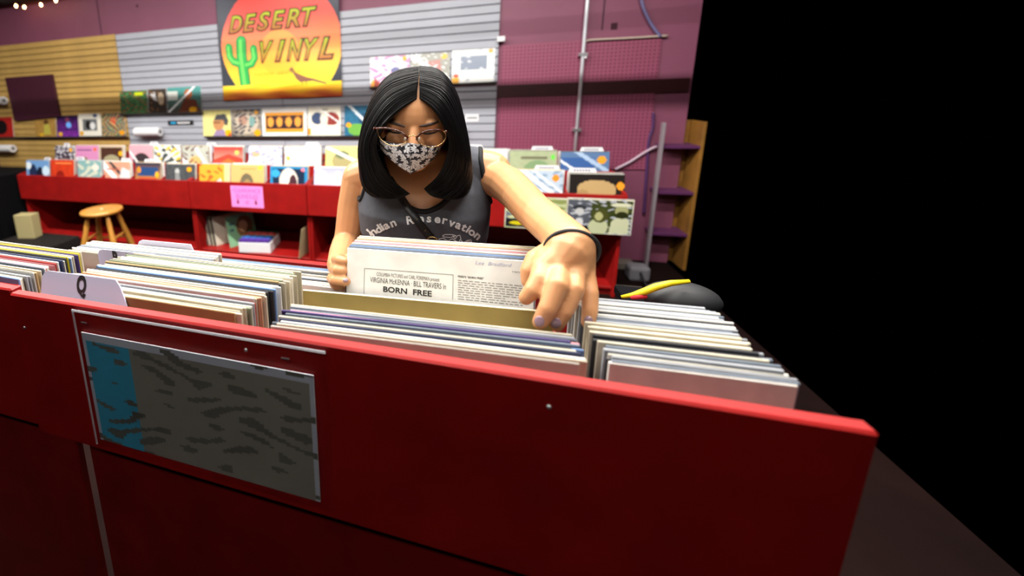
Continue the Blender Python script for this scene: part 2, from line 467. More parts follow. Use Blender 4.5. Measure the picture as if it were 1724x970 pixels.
for x in (bx0 + .02, bx1 - .02):
    B().tube([(x, BY - .004, 2.5), (x, BY + .035, 2.5)], .006, 8).build('banner_pin', STEEL, ban)

# ------------------------------------------------------------------ albums shown face out
LPW, LPH, LPT = .35, .285, .0044
W_, K_, CR, TN = hx('f2efe6'), hx('15151a'), hx('e8dcb4'), hx('c8a060')
def c(s): return hx(s)
ART = dict(
 redblack=[c('b3201a'), ('e', .45, .5, .3, .36, c('140c0c'))],
 tanfig=[c('a8813f'), ('n', .18), ('e', .55, .72, .12, .12, c('5a3a1c')), ('p', [(.4, .1), (.75, .1), (.68, .65), (.45, .6)], c('b8b04a')), ('e', .3, .1, .1, .08, c('d8a81c'))],
 galaxy=[(c('7a2f9a'), c('0c0a2c')), ('n', .4), ('r', 0, .3, 1, .36, c('3a1a6a')), ('e', .55, .55, .12, .14, c('6fb0ff')), ('e', .5, .8, .1, .12, c('7a3a5a')), ('e', .15, .12, .1, .1, c('e8b01c'))],
 whiteframe=[c('e6e2d4'), ('r', .18, .25, .82, .75, c('6a6e70')), ('e', .42, .5, .12, .2, c('1c1c1e')), ('e', .62, .45, .12, .16, c('dcdcdc')), ('e', .75, .9, .1, .08, c('2a4a7a')), ('e', .1, .12, .09, .1, c('e0a01c'))],
 crowd=[c('6a6a4a'), ('x', 17, 13, .1, c('3a6a6a')), ('x', 23, 9, .35, c('a84a32')), ('e', .5, .65, .12, .2, c('c8402a')), ('x', 31, 7, .5, c('d8c88a')), ('e', .85, .15, .12, .1, c('e89a1c'))],
 green=[c('4a7a4a'), ('n', .4), ('x', 13, 9, .3, c('2f5a3a')), ('x', 19, 5, .6, c('9a5a3a')), ('r', .55, .78, .85, .92, c('d6e21c'))],
 brownfig=[c('3c342e'), ('n', .3), ('p', [(.1, .8), (.35, .9), (.5, .5), (.3, .55)], c('e8e8ea')), ('e', .7, .6, .18, .25, c('c8b49a')), ('x', 11, 7, .5, c('7a5a3a'))],
 tealfig=[(c('4a3a2c'), c('4f9a96')), ('e', .62, .72, .12, .2, c('b0643c')), ('p', [(.3, 0), (.95, 0), (.85, .5), (.5, .55)], c('6a3a2a')), ('r', 0, .5, .3, .85, c('d8dcd6')), ('s', -.7, -.02, .03, c('f4f6f8')), ('e', .75, .12, .12, .1, c('e0a21c'))],
 portrait=[c('e2d98e'), ('n', .05), ('p', [(.35, 0), (.85, 0), (.75, .25), (.5, .28)], c('9a86a8')), ('e', .56, .48, .2, .26, c('c08a5c')), ('p', [(.38, .6), (.5, .82), (.8, .85), (.92, .6), (.88, .42), (.78, .42), (.74, .62)], c('4a4a4e')), ('r', .36, .5, .62, .55, c('4a2a1c')), ('e', .9, .12, .12, .13, c('f0b01c')), ('e', .95, .05, .05, .05, c('d8401c'))],
 swirl=[c('9a8f80'), ('n', .12), ('e', .5, .5, .42, .42, c('c4b6a4')), ('e', .38, .6, .16, .2, c('b08a78')), ('x', 15, 11, .3, c('4a4a52')), ('e', .7, .55, .1, .2, c('7aa09c')), ('e', .88, .12, .12, .12, c('f0a81c')), ('e', .85, .88, .06, .06, c('f0a81c'))],
 fourheads=[c('f6f4ee'), ('r', .06, .14, .94, .84, c('eca03a')), ('r', .09, .26, .91, .74, c('35242c'))] + [x for k in range(4) for x in (('e', .19 + k * .205, .56, .085, .17, c('7a4a2c')), ('e', .19 + k * .205, .5, .07, .17, c('eea043')))],
 whiteface=[c('ece6d4'), ('e', .3, .6, .2, .2, c('3d4c6c')), ('e', .72, .58, .24, .22, c('8e3a34')), ('e', .5, .58, .12, .24, c('dcd6c8')), ('r', .44, .86, .62, .91, c('8a8a7a')), ('s', .9, .95, .02, c('fafafa')), ('r', 0, .04, .08, .26, c('e89a1c'))],
 bluemap=[c('2a6a8c'), ('n', .2), ('e', .35, .2, .25, .2, c('6fae4a')), ('e', .6, .55, .2, .2, c('1c4a6c')), ('s', .7, .75, .04, c('dfeaf0')), ('e', .12, .35, .08, .08, c('f0a81c'))],
 pinkwhite=[c('e8e4e8'), ('x', 12, 9, .15, c('d08ab8')), ('s', .75, .6, .05, c('fafafa')), ('s', .75, .85, .03, c('fafafa')), ('e', .65, .55, .12, .1, c('6a6a9a')), ('p', [(0, 0), (.3, 0), (.05, .3)], c('f2a83a')), ('p', [(.1, .05), (.4, 0), (.1, .35)], c('b04a3a')), ('e', .88, .9, .06, .08, c('f0a02c'))],
 greypink=[c('9a9a90'), ('p', [(.3, .3), (.8, .4), (.75, .8), (.45, .75)], c('b8807a')), ('s', .9, .75, .05, c('f6f6f8')), ('s', .5, .6, .04, c('eef2f4')), ('e', .85, .88, .08, .08, c('f0b02c')), ('x', 9, 14, .5, c('ccd0d0'))],
 whitepic=[c('f2f2ee'), ('r', .2, .42, .82, .82, c('7f8a9c')), ('x', 14, 9, .55, c('c8ccd4')), ('r', .2, .3, .85, .42, c('e0e0dc')), ('e', .9, .93, .06, .06, c('f0a02c')), ('r', .01, .02, .18, .2, c('f4b23a')), ('e', .1, .25, .08, .05, c('d8502c'))],
 # bins, rear tier
 darkmix=[c('3a2f3c'), ('x', 15, 11, .2, c('c8c8d0')), ('e', .5, .3, .25, .25, c('6a5a5c')), ('e', .8, .85, .08, .08, c('f0a81c'))],
 pink=[c('d08ab8'), ('r', .08, .8, .7, .86, c('7a4a7a')), ('e', .4, .35, .16, .2, c('8a7a5a')), ('e', .85, .85, .07, .07, c('ee6a2c'))],
 brownframe=[c('cdb79c'), ('r', .06, 0, .94, .93, c('4a2f24')), ('e', .5, .45, .32, .2, c('a09a7a')), ('e', .88, .7, .08, .09, c('f0b01c'))],
 pinkcar=[c('d6a2ae'), ('e', .52, .4, .36, .3, c('3a2f34')), ('s', .7, .5, .035, c('f6f6f8'))],
 yellowabs=[c('dce0dc'), ('x', 10, 8, .1, c('3f4a4a')), ('x', 14, 5, .45, c('ecc03a')), ('s', .8, .4, .08, c('fafafa'))],
 gloss=[c('b8bcb0'), ('s', .7, .35, .08, c('fafafa')), ('s', .6, .95, .05, c('f0f0f0')), ('e', .5, .45, .25, .2, c('d8b070')), ('x', 13, 9, .55, c('6a4a4a'))],
 sunset=[(c('e8d0b8'), c('b8322c')), ('e', .5, .45, .35, .25, c('e8743a')), ('p', [(0, .3), (.5, .6), (1, .35), (1, .6), (.5, .75), (0, .55)], c('d84a3a')), ('e', .5, .15, .4, .1, c('f4efe8')), ('e', .8, .8, .08, .08, c('f0c86a'))],
 bluewhite=[c('c8cfe6'), ('x', 12, 10, .3, c('f2f2f6')), ('e', .45, .3, .14, .2, c('8a8f9c')), ('e', .2, .75, .15, .1, c('e8b08a')), ('x', 17, 6, .6, c('9a9ad0'))],
 whiteplain=[c('efe9e0'), ('x', 12, 8, .5, c('dccfc8')), ('e', .1, .6, .06, .08, c('f0b04a')), ('r', .1, .82, .85, .88, c('e4c0b8'))],
 yellowpic=[c('e6d98a'), ('e', .5, .55, .3, .3, c('a8a070')), ('e', .5, .75, .2, .12, c('6a7a5a')), ('s', 1.1, .9, .05, c('fafae8'))],
 whiteside=[c('e2ddd8'), ('e', .7, .5, .2, .15, c('f0a02c')), ('r', .1, .5, .5, .85, c('c8c4d0'))],
 greengrey=[c('a5b08c'), ('n', .06), ('e', .6, .45, .3, .3, c('7f9c72')), ('e', .35, .25, .1, .2, c('1c1c1c')), ('r', .25, .78, .8, .84, c('6f7058')), ('e', .92, .83, .04, .07, c('6adc4a'))],
 bluepack=[c('5a78a0'), ('r', 0, .55, .7, .85, c('3a5f9a')), ('e', .5, .2, .2, .2, c('a83a3c')), ('s', .9, .6, .03, c('e8eef4')), ('s', .9, 1.0, .05, c('a8c0dc')), ('e', .85, .8, .09, .1, c('f0a02c'))],
 # bins, front tier
 bluegroup=[c('6a96c8'), ('e', .3, .45, .18, .4, c('1c2a4c')), ('e', .6, .4, .16, .35, c('141a2c')), ('e', .1, .8, .12, .14, c('dce8f0')), ('e', .85, .6, .15, .2, c('c8e0f0'))],
 redorange=[c('c83a1c'), ('n', .18), ('e', .4, .3, .2, .3, c('8a1c12')), ('r', .2, .85, .9, .9, c('f08a4a'))],
 tealmap=[c('7fa8a8'), ('x', 9, 7, .2, c('c8ccb8')), ('e', .5, .15, .18, .2, c('4a3a34')), ('e', .75, .75, .15, .12, c('dcd8cc'))],
 peach=[c('d69a80'), ('s', .75, .6, .09, c('fafafa')), ('s', .75, .85, .05, c('3a3a3c')), ('p', [(.5, .1), (1, .1), (1, .7), (.7, .8)], c('d8d8d8')), ('r', .1, .7, .6, .76, c('a85a4a'))],
 blueorange=[(c('e8a04a'), c('1c2c4a')), ('r', .1, .55, .9, .85, c('2c4a7a')), ('r', .15, .35, .85, .5, c('c85a34')), ('e', .15, .75, .08, .1, c('f0902c')), ('e', .85, .6, .08, .1, c('f0b02c'))],
 statue=[c('4a4d50'), ('n', .25), ('e', .4, .75, .08, .1, c('b8bab8')), ('p', [(.3, .1), (.52, .1), (.48, .7), (.34, .7)], c('8a8c8c')), ('e', .8, .82, .08, .08, c('f0a81c'))],
 orangegold=[c('eaa83a'), ('x', 11, 9, .2, c('c8642c')), ('p', [(.35, .1), (.9, .2), (.7, .55), (.5, .4)], c('e8d8d0')), ('r', .82, 0, 1, 1, c('f0cf94'))],
 tanportrait=[c('d4b070'), ('r', .3, .85, .75, .88, c('a8843c')), ('e', .48, .42, .2, .3, c('6f6650')), ('e', .5, .3, .13, .24, c('a08a5c')), ('e', .88, .9, .06, .06, c('f0d03a'))],
 blueportrait=[c('2a86b8'), ('r', .08, 0, .92, .93, c('1c2c44')), ('e', .5, .5, .26, .45, c('d8cfc4')), ('e', .42, .55, .12, .25, c('efe6da')), ('e', .62, .45, .11, .3, c('4a2c34')), ('e', .15, .78, .12, .12, c('3aa0dc')), ('e', .88, .9, .05, .05, c('e87a8a'))],
 lavender=[(c('eef2f8'), c('a8aad8')), ('x', 8, 6, .5, c('dfe4f2')), ('e', .93, .55, .08, .2, c('d84ab0'))],
 silver=[c('b4c4d4'), ('x', 9, 11, .3, c('8aa0b8')), ('s', .85, .7, .03, c('fafafa')), ('s', .85, .85, .04, c('fafafa')), ('s', .85, 1.0, .02, c('f4f8fa')), ('e', .85, .82, .07, .09, c('f0902c'))],
 tanhorse=[c('211c1a'), ('e', .5, .62, .36, .24, c('b89a6a')), ('e', .8, .22, .3, .26, c('c8aa7a')), ('e', .25, .38, .14, .24, c('a8895c')), ('e', .93, .72, .07, .1, c('f09a2c'))],
 gatefoldA=[c('ddd8c4'), ('r', .02, .03, .98, .96, c('8f9a5a')), ('r', .02, .03, .5, .96, c('6f747c')), ('x', 13, 9, .1, c('c4ca98')), ('r', .02, .03, .5, .3, c('1c1c24')), ('e', .22, .16, .14, .06, c('d8c81c')), ('e', .75, .6, .15, .25, c('d4d8b0'))],
 gatefoldB=[c('ddd8c4'), ('r', .02, .03, .98, .96, c('3c441e')), ('n', .2), ('r', .02, .03, .38, .96, c('565a64')), ('x', 21, 15, .4, c('b4b8c0')), ('e', .2, .72, .1, .08, c('2c2f34')), ('e', .2, .62, .07, .1, c('c8c8c8')),
            ('r', .02, .03, .38, .22, c('1c1c1e')), ('e', .2, .3, .07, .12, c('d8d8d8')), ('e', .5, .2, .15, .24, c('c2c8a0')), ('e', .52, .52, .12, .2, c('4a4c22')), ('e', .5, .5, .06, .12, c('b8b880')),
            ('p', [(.66, .03), (.96, .03), (.96, .4), (.84, .52), (.7, .4)], c('ccd0ac')), ('e', .83, .68, .1, .16, c('a8a878')), ('e', .84, .56, .09, .1, c('2c2f14')), ('e', .82, .84, .16, .05, c('dcdcbc'))],
 greenwoman=[c('7cae86'), ('e', .62, .58, .3, .36, c('7a5436')), ('e', .58, .6, .15, .2, c('c89a74')), ('p', [(.3, 0), (.9, 0), (.75, .3), (.5, .3)], c('b8946c')), ('r', .1, .7, .26, .76, c('2f5a6a')), ('r', .1, .5, .22, .56, c('2f5a6a'))],
)
def sleeve_thing(name, label, cat, art, wd=LPW, ht=LPH, th=.006, edge=W_, n=46, group=None):
    me = printed_box(wd, ht, th, ART[art], n, seed=len(art)); o = link(name, me, [EDGE, PRINT]); o.color = tuple(edge) + (1,)
    tag(o, label, cat, group); return o

def wall_album(art, x0, x1, yt, yb, label, lean=6):
    """album leaning on a rail of the slatted wall"""
    Y = WY - .055
    a = at((x0 + x1) / 2, yb, Y); ht = min(.33, max(.25, (at(x0, yt, Y) - at(x0, yb, Y)).z / math.cos(math.radians(lean))))
    wd = (at(x1, (yt + yb) / 2, Y) - at(x0, (yt + yb) / 2, Y)).x - .006
    o = sleeve_thing('record_album', label, 'record album', art, wd, ht)
    o.location = a; o.rotation_euler = (math.radians(-lean), 0, 0); return o
def rail(x0, x1, py, label):
    Y = WY - .05; a, b = at(x0, py, Y), at(x1, py, Y)
    e = empty('display_rail', ((a.x + b.x) / 2, Y, (a.z + b.z) / 2)); tag(e, label, 'display rail', 'display rails')
    L = (b.x - a.x) / 2; g = B().box(-L, L, -.02, .024, -.006, -.001).build('ledge', BLACK, e); B().box(-L, L, -.022, -.018, -.006, .010).build('lip', mat('clear_black_lip', (.03, .03, .03), .3), e)
wall_album('redblack', -14, 24, 198, 231, 'red album with a black disc on the tan wall, partly out of view')
wall_album('tanfig', 60, 96, 198, 230, 'tan album with a small standing figure on the tan wall')
wall_album('galaxy', 97, 134, 195, 230, 'dark violet starry album on the tan wall')
wall_album('whiteframe', 134, 172, 192, 229, 'white-framed black and white photo album on the tan wall')
wall_album('crowd', 173, 212, 191, 229, 'busy multicoloured album at the right end of the tan wall')
rail(-20, 216, 231, 'black rail under the albums on the tan wall')
wall_album('green', 203, 250, 153, 192, 'green forest album with yellow sticker below the tan and grey joint')
wall_album('brownfig', 251, 282, 150, 191, 'dark brown album beside the green forest album')
wall_album('tealfig', 283, 340, 147, 190, 'teal and brown glossy album left of the banner')
rail(203, 342, 191, 'black rail under the green forest album')
wall_album('portrait', 342, 390, 186, 229, 'pale yellow album with a drawn head in glasses')
wall_album('swirl', 391, 440, 185, 229, 'grey-brown swirling album beside the pale yellow one')
wall_album('fourheads', 441, 517, 183, 229, 'wide white album with four orange heads')
wall_album('whiteface', 518, 574, 180, 229, 'cream album with blue and red profile heads')
wall_album('bluemap', 579, 640, 178, 228, 'blue album partly hidden behind the hair')
rail(346, 650, 230, 'black rail under the four-heads album')
wall_album('pinkwhite', 622, 689, 95, 148, 'white and pink album above the shopper, leftmost of three')
wall_album('greypink', 690, 757, 90, 145, 'grey and pink glossy album directly above the head')
wall_album('whitepic', 759, 832, 84, 141, 'white album with a grey picture, rightmost above the head')
rail(622, 836, 146 - 2, 'black rail under the three uppermost albums')

# other things on the wall
Yw = WY - .03
q = pxs([(8, 131), (86, 125), (100, 196), (24, 204)], WY - .06)
e = B(); vs = [tuple(v) for v in q] + [(v.x, v.y + .035, v.z) for v in q]
e.add(vs, [(0, 1, 2, 3), (7, 6, 5, 4), (0, 4, 5, 1), (1, 5, 6, 2), (2, 6, 7, 3), (3, 7, 4, 0)])
tag(e.build('wall_panel', mat('maroon_panel', hx('45182a'), .5, noise=.2)), 'dark maroon square board fixed over the tan slats', 'board')
def paper_roll(x0, x1, yc, label):
    a, b = at(x0, yc, WY - .09), at(x1, yc, WY - .09); c0 = (a + b) / 2; L = (b.x - a.x) / 2; r = .05
    o = B().tube([(-L, 0, 0), (-L * .98, 0, 0), (L * .98, 0, 0), (L, 0, 0)], [r * .97, r, r, r * .97], 24).build('paper_roll', WHITE, smooth=False, loc=c0)
    for X in (-L, L): B().tube([(X * 1.001, 0, 0), (X * 1.003, 0, 0)], r * .5, 16).build('core_hole', mat('core_grey', (.2, .2, .2), .8), o)
    tag(o, label, 'paper roll', 'paper rolls on the wall')
paper_roll(229, 270, 222, 'white curled paper on the grey wall beside the tan panel')
paper_roll(-12, 22, 250, 'white curled paper low on the tan wall')
paper_roll(-22, 7, 170, 'white curled paper beside the maroon board')
a, b = at(283, 207, WY - .03), at(326, 207, WY - .03)
o = link('label_strip', bevbox(b.x - a.x, .006, .055, .002), BLACK, loc=((a.x + b.x) / 2, WY - .032, a.z - .028)); tag(o, 'black strip label with blue and white print on grey wall', 'label')
B().box(-.13, -.06, -.0045, -.003, .018, .038).build('blue_print', mat('blue_ink', hx('2aa4d8'), .5), o)
for k in range(7): B().box(-.04 + k * .024, -.022 + k * .024, -.0045, -.003, .018, .036).build('white_print', WHITE, o)
a, b = at(783, 199, WY - .03), at(806, 199, WY - .03)
o = link('price_card', bevbox(b.x - a.x, .004, .065, .001), WHITE, loc=((a.x + b.x) / 2, WY - .03, a.z - .032)); tag(o, 'small white price card on the grey wall', 'card')
for k in range(5): B().box(-.04 + k * .017, -.028 + k * .017, -.003, -.002, .025, .042).build('print', GREYINK, o)
p = at(843, 66, WY - .03); o = B().box(-.03, .03, -.03, .025, -.012, .012).box(-.03, .03, -.034, -.03, -.02, .02).build('wall_bracket', mat('white_metal', (.75, .75, .76), .35), loc=p); tag(o, 'white metal bracket at the right end of the grey slats', 'bracket')
p = at(781, 222, WY - .03); o = B().box(-.008, .008, -.05, .022, -.05, .05).build('wall_bracket', MATS['white_metal'], loc=p); tag(o, 'slim white upright bracket beside the hair', 'bracket')

# conduit and cables
cp = mat('grey_conduit', hx('d8dbe2'), .35, metal=.1)
cx_ = .862
e = empty('conduit_pipe', (cx_, WY - .05, .7)); tag(e, 'grey vertical conduit pipe in front of the pegboard', 'pipe')
B().tube([(0, 0, .0), (0, 0, 2.6)], .0125, 12).build('pipe', cp, e, True)
for z in (.42, 1.02, 1.8): B().box(-.03, .03, -.016, .05, z - .012, z + .012).build('strap', STEEL, e)
p = at(984, 97, WY - .05); B().ball(p - e.location + Vector((.004, -.02, 0)), .01, nu=8, nv=6).build('screw', WHITE, e)
def cable(name, pts, r, m, label):
    P = [Vector(p) for p in pts]; Q = []
    for i in range(len(P) - 1):
        p0, p1, p2, p3 = P[max(i - 1, 0)], P[i], P[i + 1], P[min(i + 2, len(P) - 1)]
        for k in range(8):
            t = k / 8; Q.append(.5 * ((2 * p1) + (-p0 + p2) * t + (2 * p0 - 5 * p1 + 4 * p2 - p3) * t * t + (-p0 + 3 * p1 - 3 * p2 + p3) * t ** 3))
    Q.append(P[-1]); o = B().tube(Q, r, 8).build(name, m, smooth=True); tag(o, label, 'cable'); return o
cable('cable', pxs([(983, 74), (988, 69), (1000, 67), (1060, 64), (1124, 60)], WY - .03), .008, mat('beige_cable', hx('b9a89a'), .5), 'beige cable running right from the conduit pipe')
cable('cable', pxs([(1078, -8), (1084, 15), (1096, 40), (1112, 62)], WY - .03), .011, mat('blue_grey_cable', hx('6a6690'), .5), 'blue-grey cable hanging in the upper right corner')
cable('cable', pxs([(1100, 190), (1099, 215), (1092, 240), (1088, 300), (1084, 360)], WY - .02), .010, mat('purple_cable', hx('4a2a5a'), .5), 'purple cable down the wall by the pegboard edge')
cable('cable', pxs([(1036, 285), (1060, 273), (1085, 257), (1105, 247), (1122, 246)], WY - .03), .010, mat('pale_cable', hx('b8a0b0'), .5), 'pale grey cable reaching right from the records')
# small hole in the wall
p = at(1034, 43, WY); tag(B().box(-.022, .022, -.002, .002, -.03, .02).build('socket_hole', mat('hole_dark', hx('3a1424'), .9), loc=(p.x, WY - .001, p.z)), 'small broken hole in the upper right wall', 'hole')
p = at(231, 10, WY); tag(B().ball((0, 0, 0), (.015, .006, .015), nu=10, nv=6).build('screw_hole', MATS['hole_dark'], loc=(p.x, WY - .001, p.z)), 'dark screw hole above the grey slats', 'hole')

# wooden shelf unit, right edge
pw = atz(1086, 452, 0); ws = empty('wooden_shelf', (pw.x + .02, pw.y + .1, 0)); tag(ws, 'unpainted wooden shelf unit with grey post at the right edge', 'shelf')
WD = mat('raw_pine', hx('9a6a26'), .6, noise=.4, nscale=7)
board('post', -.02, .0, -.1, -.06, 0, 1.18, mat('grey_post', hx('8d8289'), .5), ws)
board('back_board', .0, .24, .12, .14, 0, 1.18, WD, ws)
for z in (.28, .62, .98): board('shelf_board', .005, .24, -.08, .12, z, z + .022, mat('purple_board', hx('5a2a55'), .5), ws)
board('side_board', .24, .26, -.08, .14, 0, 1.18, WD, ws)
# bits on the floor by the right wall
def pebble_block(px, py, Y, s, m, name, label, cat):
    p = at(px, py, Y); p.z = s[2] / 2
    o = link(name, bevbox(s[0], s[1], s[2], min(s) * .2, 2, base=False), m, loc=p); tag(o, label, cat); return o
ps = pebble_block(1075, 440, 3.5, (.14, .12, .12), mat('grey_box_plastic', hx('7c7a80'), .5), 'power_adapter', 'grey power box on the floor by the purple wall', 'power box'); ps.location.z = .06
cable('cable', [ps.location + Vector((0, -.06, .02)), ps.location + Vector((.02, -.2, -.05)), ps.location + Vector((.12, -.35, -.05)), ps.location + Vector((.2, -.5, -.05))], .008, BLACK, 'black power cord trailing over the floor')
pebble_block(1058, 462, 3.25, (.22, .10, .03), mat('dusty_card', hx('6d625a'), .8), 'floor_scrap', 'dusty grey scrap lying on the floor beside the red unit', 'scrap')
pebble_block(1052, 432, 3.7, (.12, .10, .07), MATS['dusty_card'], 'floor_scrap', 'grey lump on the floor against the wall', 'scrap')

# ------------------------------------------------------------------ back record unit
UY0, UY1 = 3.10, WY - .03
UX = [(-4.66, -2.44), (-2.44, -1.265), (-1.265, -.1), (-.1, 1.03)]
ux_l = ['longest section behind the wooden stool', 'middle section with the pink sign', 'section behind the shopper', 'right section with two gatefold covers']
for i, (x0, x1) in enumerate(UX):
    e = empty('record_unit', ((x0 + x1) / 2, UY0, 0)); tag(e, 'red painted record display unit, ' + ux_l[i], 'display unit', 'red record units along the wall')
    h = (x1 - x0) / 2 - .003; D = UY1 - UY0
    board('fascia', -h, h, 0, .018, .49, .755, REDP, e)
    board('bin_floor', -h, h, .018, .288, .588, .606, REDP, e); board('tier_floor', -h, h, .31, D - .02, .70, .718, REDP, e)
    board('tier_board', -h, h, .29, .308, .508, .86, REDP, e)
    board('back_panel', -h, h, D - .02, D - .002, .02, .9, DKRED, e)
    board('lower_shelf', -h, h, .06, D - .02, .05, .07, REDP, e)
    board('kick_board', -h, h, .08, .1, 0, .05, DKRED, e)
    for s in (-1, 1):
        xs = -h if s < 0 else h - .02
        board('side_panel', xs, xs + .02, .04, D - .02, 0, .49, REDP, e)
        b = B().prism([(0, 0), (0, 0)] and [(.018, .508), (D - .03, .508), (D - .03, .93), (.32, .84), (.26, .80), (.018, .76)], 0, .018)
        me = b.mesh('p', True)
        for v in me.vertices: v.co = Vector((v.co.y, v.co.x, v.co.z))
        link('side_cheek', me, REDP, e, (-h if s < 0 else h - .018, 0, 0))
# slots of the two tiers
def bin_stack(art, x0, x1, yt, tier, nb, label, tab=None):
    Y = 3.155 if tier == 0 else 3.44
    zt = .90 if tier == 0 else 1.02
    xl, xr = at(x0, yt, Y + .05).x, at(x1, yt, Y + .05).x
    xc = (xl + xr) / 2; wd = min(.36, max(.30, xr - xl - .008)); lean = math.radians(-9)
    zt = at((x0 + x1) / 2, yt, Y + .05).z
    zb = zt - LPH * math.cos(lean)
    o = sleeve_thing('record_album', label, 'record album', art, wd, LPH, n=40); o.location = (xc, Y, zb); o.rotation_euler = (lean, 0, 0)
    for k in range(nb):
        b_ = bpy.data.objects.new('record_sleeve', LPM); COL.objects.link(b_); col = R.choice([W_, W_, hx('d8cfc0'), hx('b8bcc4'), hx('c8b48a'), hx('5a5a60')])
        b_.color = tuple(col) + (1,); b_.scale = (wd / LPW, 1, 1)
        b_.location = (xc + R.uniform(-.003, .003), Y + .012 + k * .014, zb + R.uniform(-.002, .006)); b_.rotation_euler = (lean * (1 - k * .06), 0, 0)
        tag(b_, ['nearest', 'second', 'third', 'fourth'][k] + ' record standing behind the ' + short(label), 'record', 'records filed in the wall bins')
    if tab:
        tx, tw = tab; p = at(tx, yt, Y + .1)
        card = B(); H = .30; L_ = .17; t0 = p.x - xc
        card.prism([(-L_, 0), (L_, 0), (L_, LPH - .005), (t0 + tw, LPH - .005), (t0 + tw - .012, H + .012), (t0 - tw + .012, H + .012), (t0 - tw, LPH - .005), (-L_, LPH - .005)], -.001, .001)
        cdo = card.build('divider_card', WHITE); cdo.location = (xc, Y + .02 + nb * .014, zb + .002); cdo.rotation_euler = (lean * .5, 0, 0)
        tag(cdo, 'white tabbed divider card behind the ' + short(label), 'divider card', 'divider cards')
        for k in range(6):
            B().box(t0 - tw * .6 + k * tw * .2, t0 - tw * .6 + k * tw * .2 + tw * .12, -.0022, -.0012, LPH + .004, LPH + .016).build('writing', mat('blue_pen', hx('50507a'), .7), cdo)
def short(l):
    return l.replace(', front row of the wall bins', '').replace(', rear row of the wall bins', '')
LPM = bevbox(LPW, LPT, LPH, .0012); LPM.materials.append(EDGE)
F, G_ = ', front row of the wall bins', ', rear row of the wall bins'
for a in [
 ('darkmix', 93, 127, 246, 1, 2, 'dark figure album' + G_, (117, .05)), ('pink', 128, 167, 245, 1, 2, 'plain pink album' + G_, None),
 ('brownframe', 168, 209, 245, 1, 2, 'brown framed landscape album' + G_, None), ('pinkcar', 218, 258, 244, 1, 2, 'pale pink album with a dark arch' + G_, (263, .055)),
 ('yellowabs', 260, 305, 245, 1, 2, 'white and yellow abstract album' + G_, None), ('gloss', 308, 352, 246, 1, 2, 'glossy white striped album' + G_, (359, .06)),
 ('sunset', 360, 410, 247, 1, 4, 'red sunset album' + G_, None), ('bluewhite', 419, 476, 247, 1, 3, 'pale blue figure album' + G_, None),
 ('whiteplain', 478, 543, 246, 1, 3, 'mostly white album' + G_, (527, .07)), ('yellowpic', 548, 606, 247, 1, 3, 'yellow landscape album' + G_, None),
 ('whiteside', 790, 851, 251, 1, 2, 'cream album with orange sticker' + G_, (800, .06)), ('greengrey', 857, 939, 254, 1, 3, 'pale green album' + G_, (912, .08)), ('bluepack', 943, 1027, 256, 1, 3, 'blue plastic-wrapped album' + G_, (995, .08)),
 ('bluegroup', 45, 84, 270, 0, 2, 'pale blue group album' + F, (85, .05)), ('redorange', 86, 126, 269, 0, 2, 'red-orange album' + F, None),
 ('tealmap', 131, 172, 270, 0, 2, 'teal map-like album' + F, (140, .06)), ('peach', 175, 220, 272, 0, 2, 'peach album with shiny wrap' + F, (216, .06)),
 ('blueorange', 228, 272, 274, 0, 2, 'navy and orange album' + F, (258, .08)), ('statue', 279, 330, 276, 0, 2, 'dark grey statue album' + F, None),
 ('orangegold', 336, 388, 276, 0, 4, 'orange and gold album' + F, None), ('tanportrait', 389, 446, 277, 0, 3, 'plain tan portrait album' + F, (430, .07)),
 ('blueportrait', 455, 519, 280, 0, 3, 'blue-bordered portrait album' + F, None), ('lavender', 528, 600, 282, 0, 3, 'lavender sky album' + F, None),
 ('silver', 868, 949, 287, 0, 3, 'silvery shrink-wrapped album' + F, (920, .085)), ('tanhorse', 958, 1053, 293, 0, 4, 'tan and black album with leaning shapes' + F, (980, .09)),
]: bin_stack(*a)
# sloping red cheeks between the slots
for k, (px, py, t) in enumerate([(128, 285, 0), (174, 288, 0), (224, 290, 0), (275, 290, 0), (332, 292, 0), (450, 295, 0), (523, 297, 0), (952, 305, 0),
                  (213, 255, 1), (306, 258, 1), (356, 258, 1), (414, 260, 1), (546, 262, 1)]):
    Y = 3.12 if t == 0 else 3.42; x = at(px, py, Y + .05).x
    ui = [j for j, (a0, a1) in enumerate(UX) if a0 <= x < a1][0]
    par = [o for o in bpy.data.objects if o.name.split('.')[0] == 'record_unit'][ui]
    z0 = .508; D = .26 if t == 0 else .36
    me = B().prism([(0, z0), (D, z0), (D, .845 if t == 0 else .97), (.0, .755 if t == 0 else .86)], 0, .010).mesh('d', True)
    for v in me.vertices: v.co = Vector((v.co.y, v.co.x, v.co.z))
    link('divider_board', me, REDP, par, (x - par.location.x, Y - UY0, 0))
# gatefold covers clipped on the fascia, pink sign
for art, x0, x1, yt, yb, lb in [('gatefoldA', 849, 952, 331, 384, 'green-tinted gatefold cover on the red fascia, half hidden by the arm'), ('gatefoldB', 951, 1062, 333, 392, 'gatefold cover with bearded figure in hat on red fascia')]:
    Y = UY0 - .012; a, b = at(x0, yb - 2, Y), at(x1, yb, Y); ht = (at((x0 + x1) / 2, yt, Y) - at((x0 + x1) / 2, yb, Y)).z
    o = sleeve_thing('gatefold_cover', lb, 'record cover', art, b.x - a.x, ht, .006, n=64); o.location = ((a.x + b.x) / 2, Y, a.z)
q = pxs([(387, 313), (441, 314), (444, 351), (392, 348)], UY0 - .004)
xc = sum(v.x for v in q) / 4; w2 = (q[1].x - q[0].x) / 2; zb = (q[2].z + q[3].z) / 2; ht = (q[0].z + q[1].z) / 2 - zb
PK = mat('pink_paper', hx('ff8fd8'), .6)
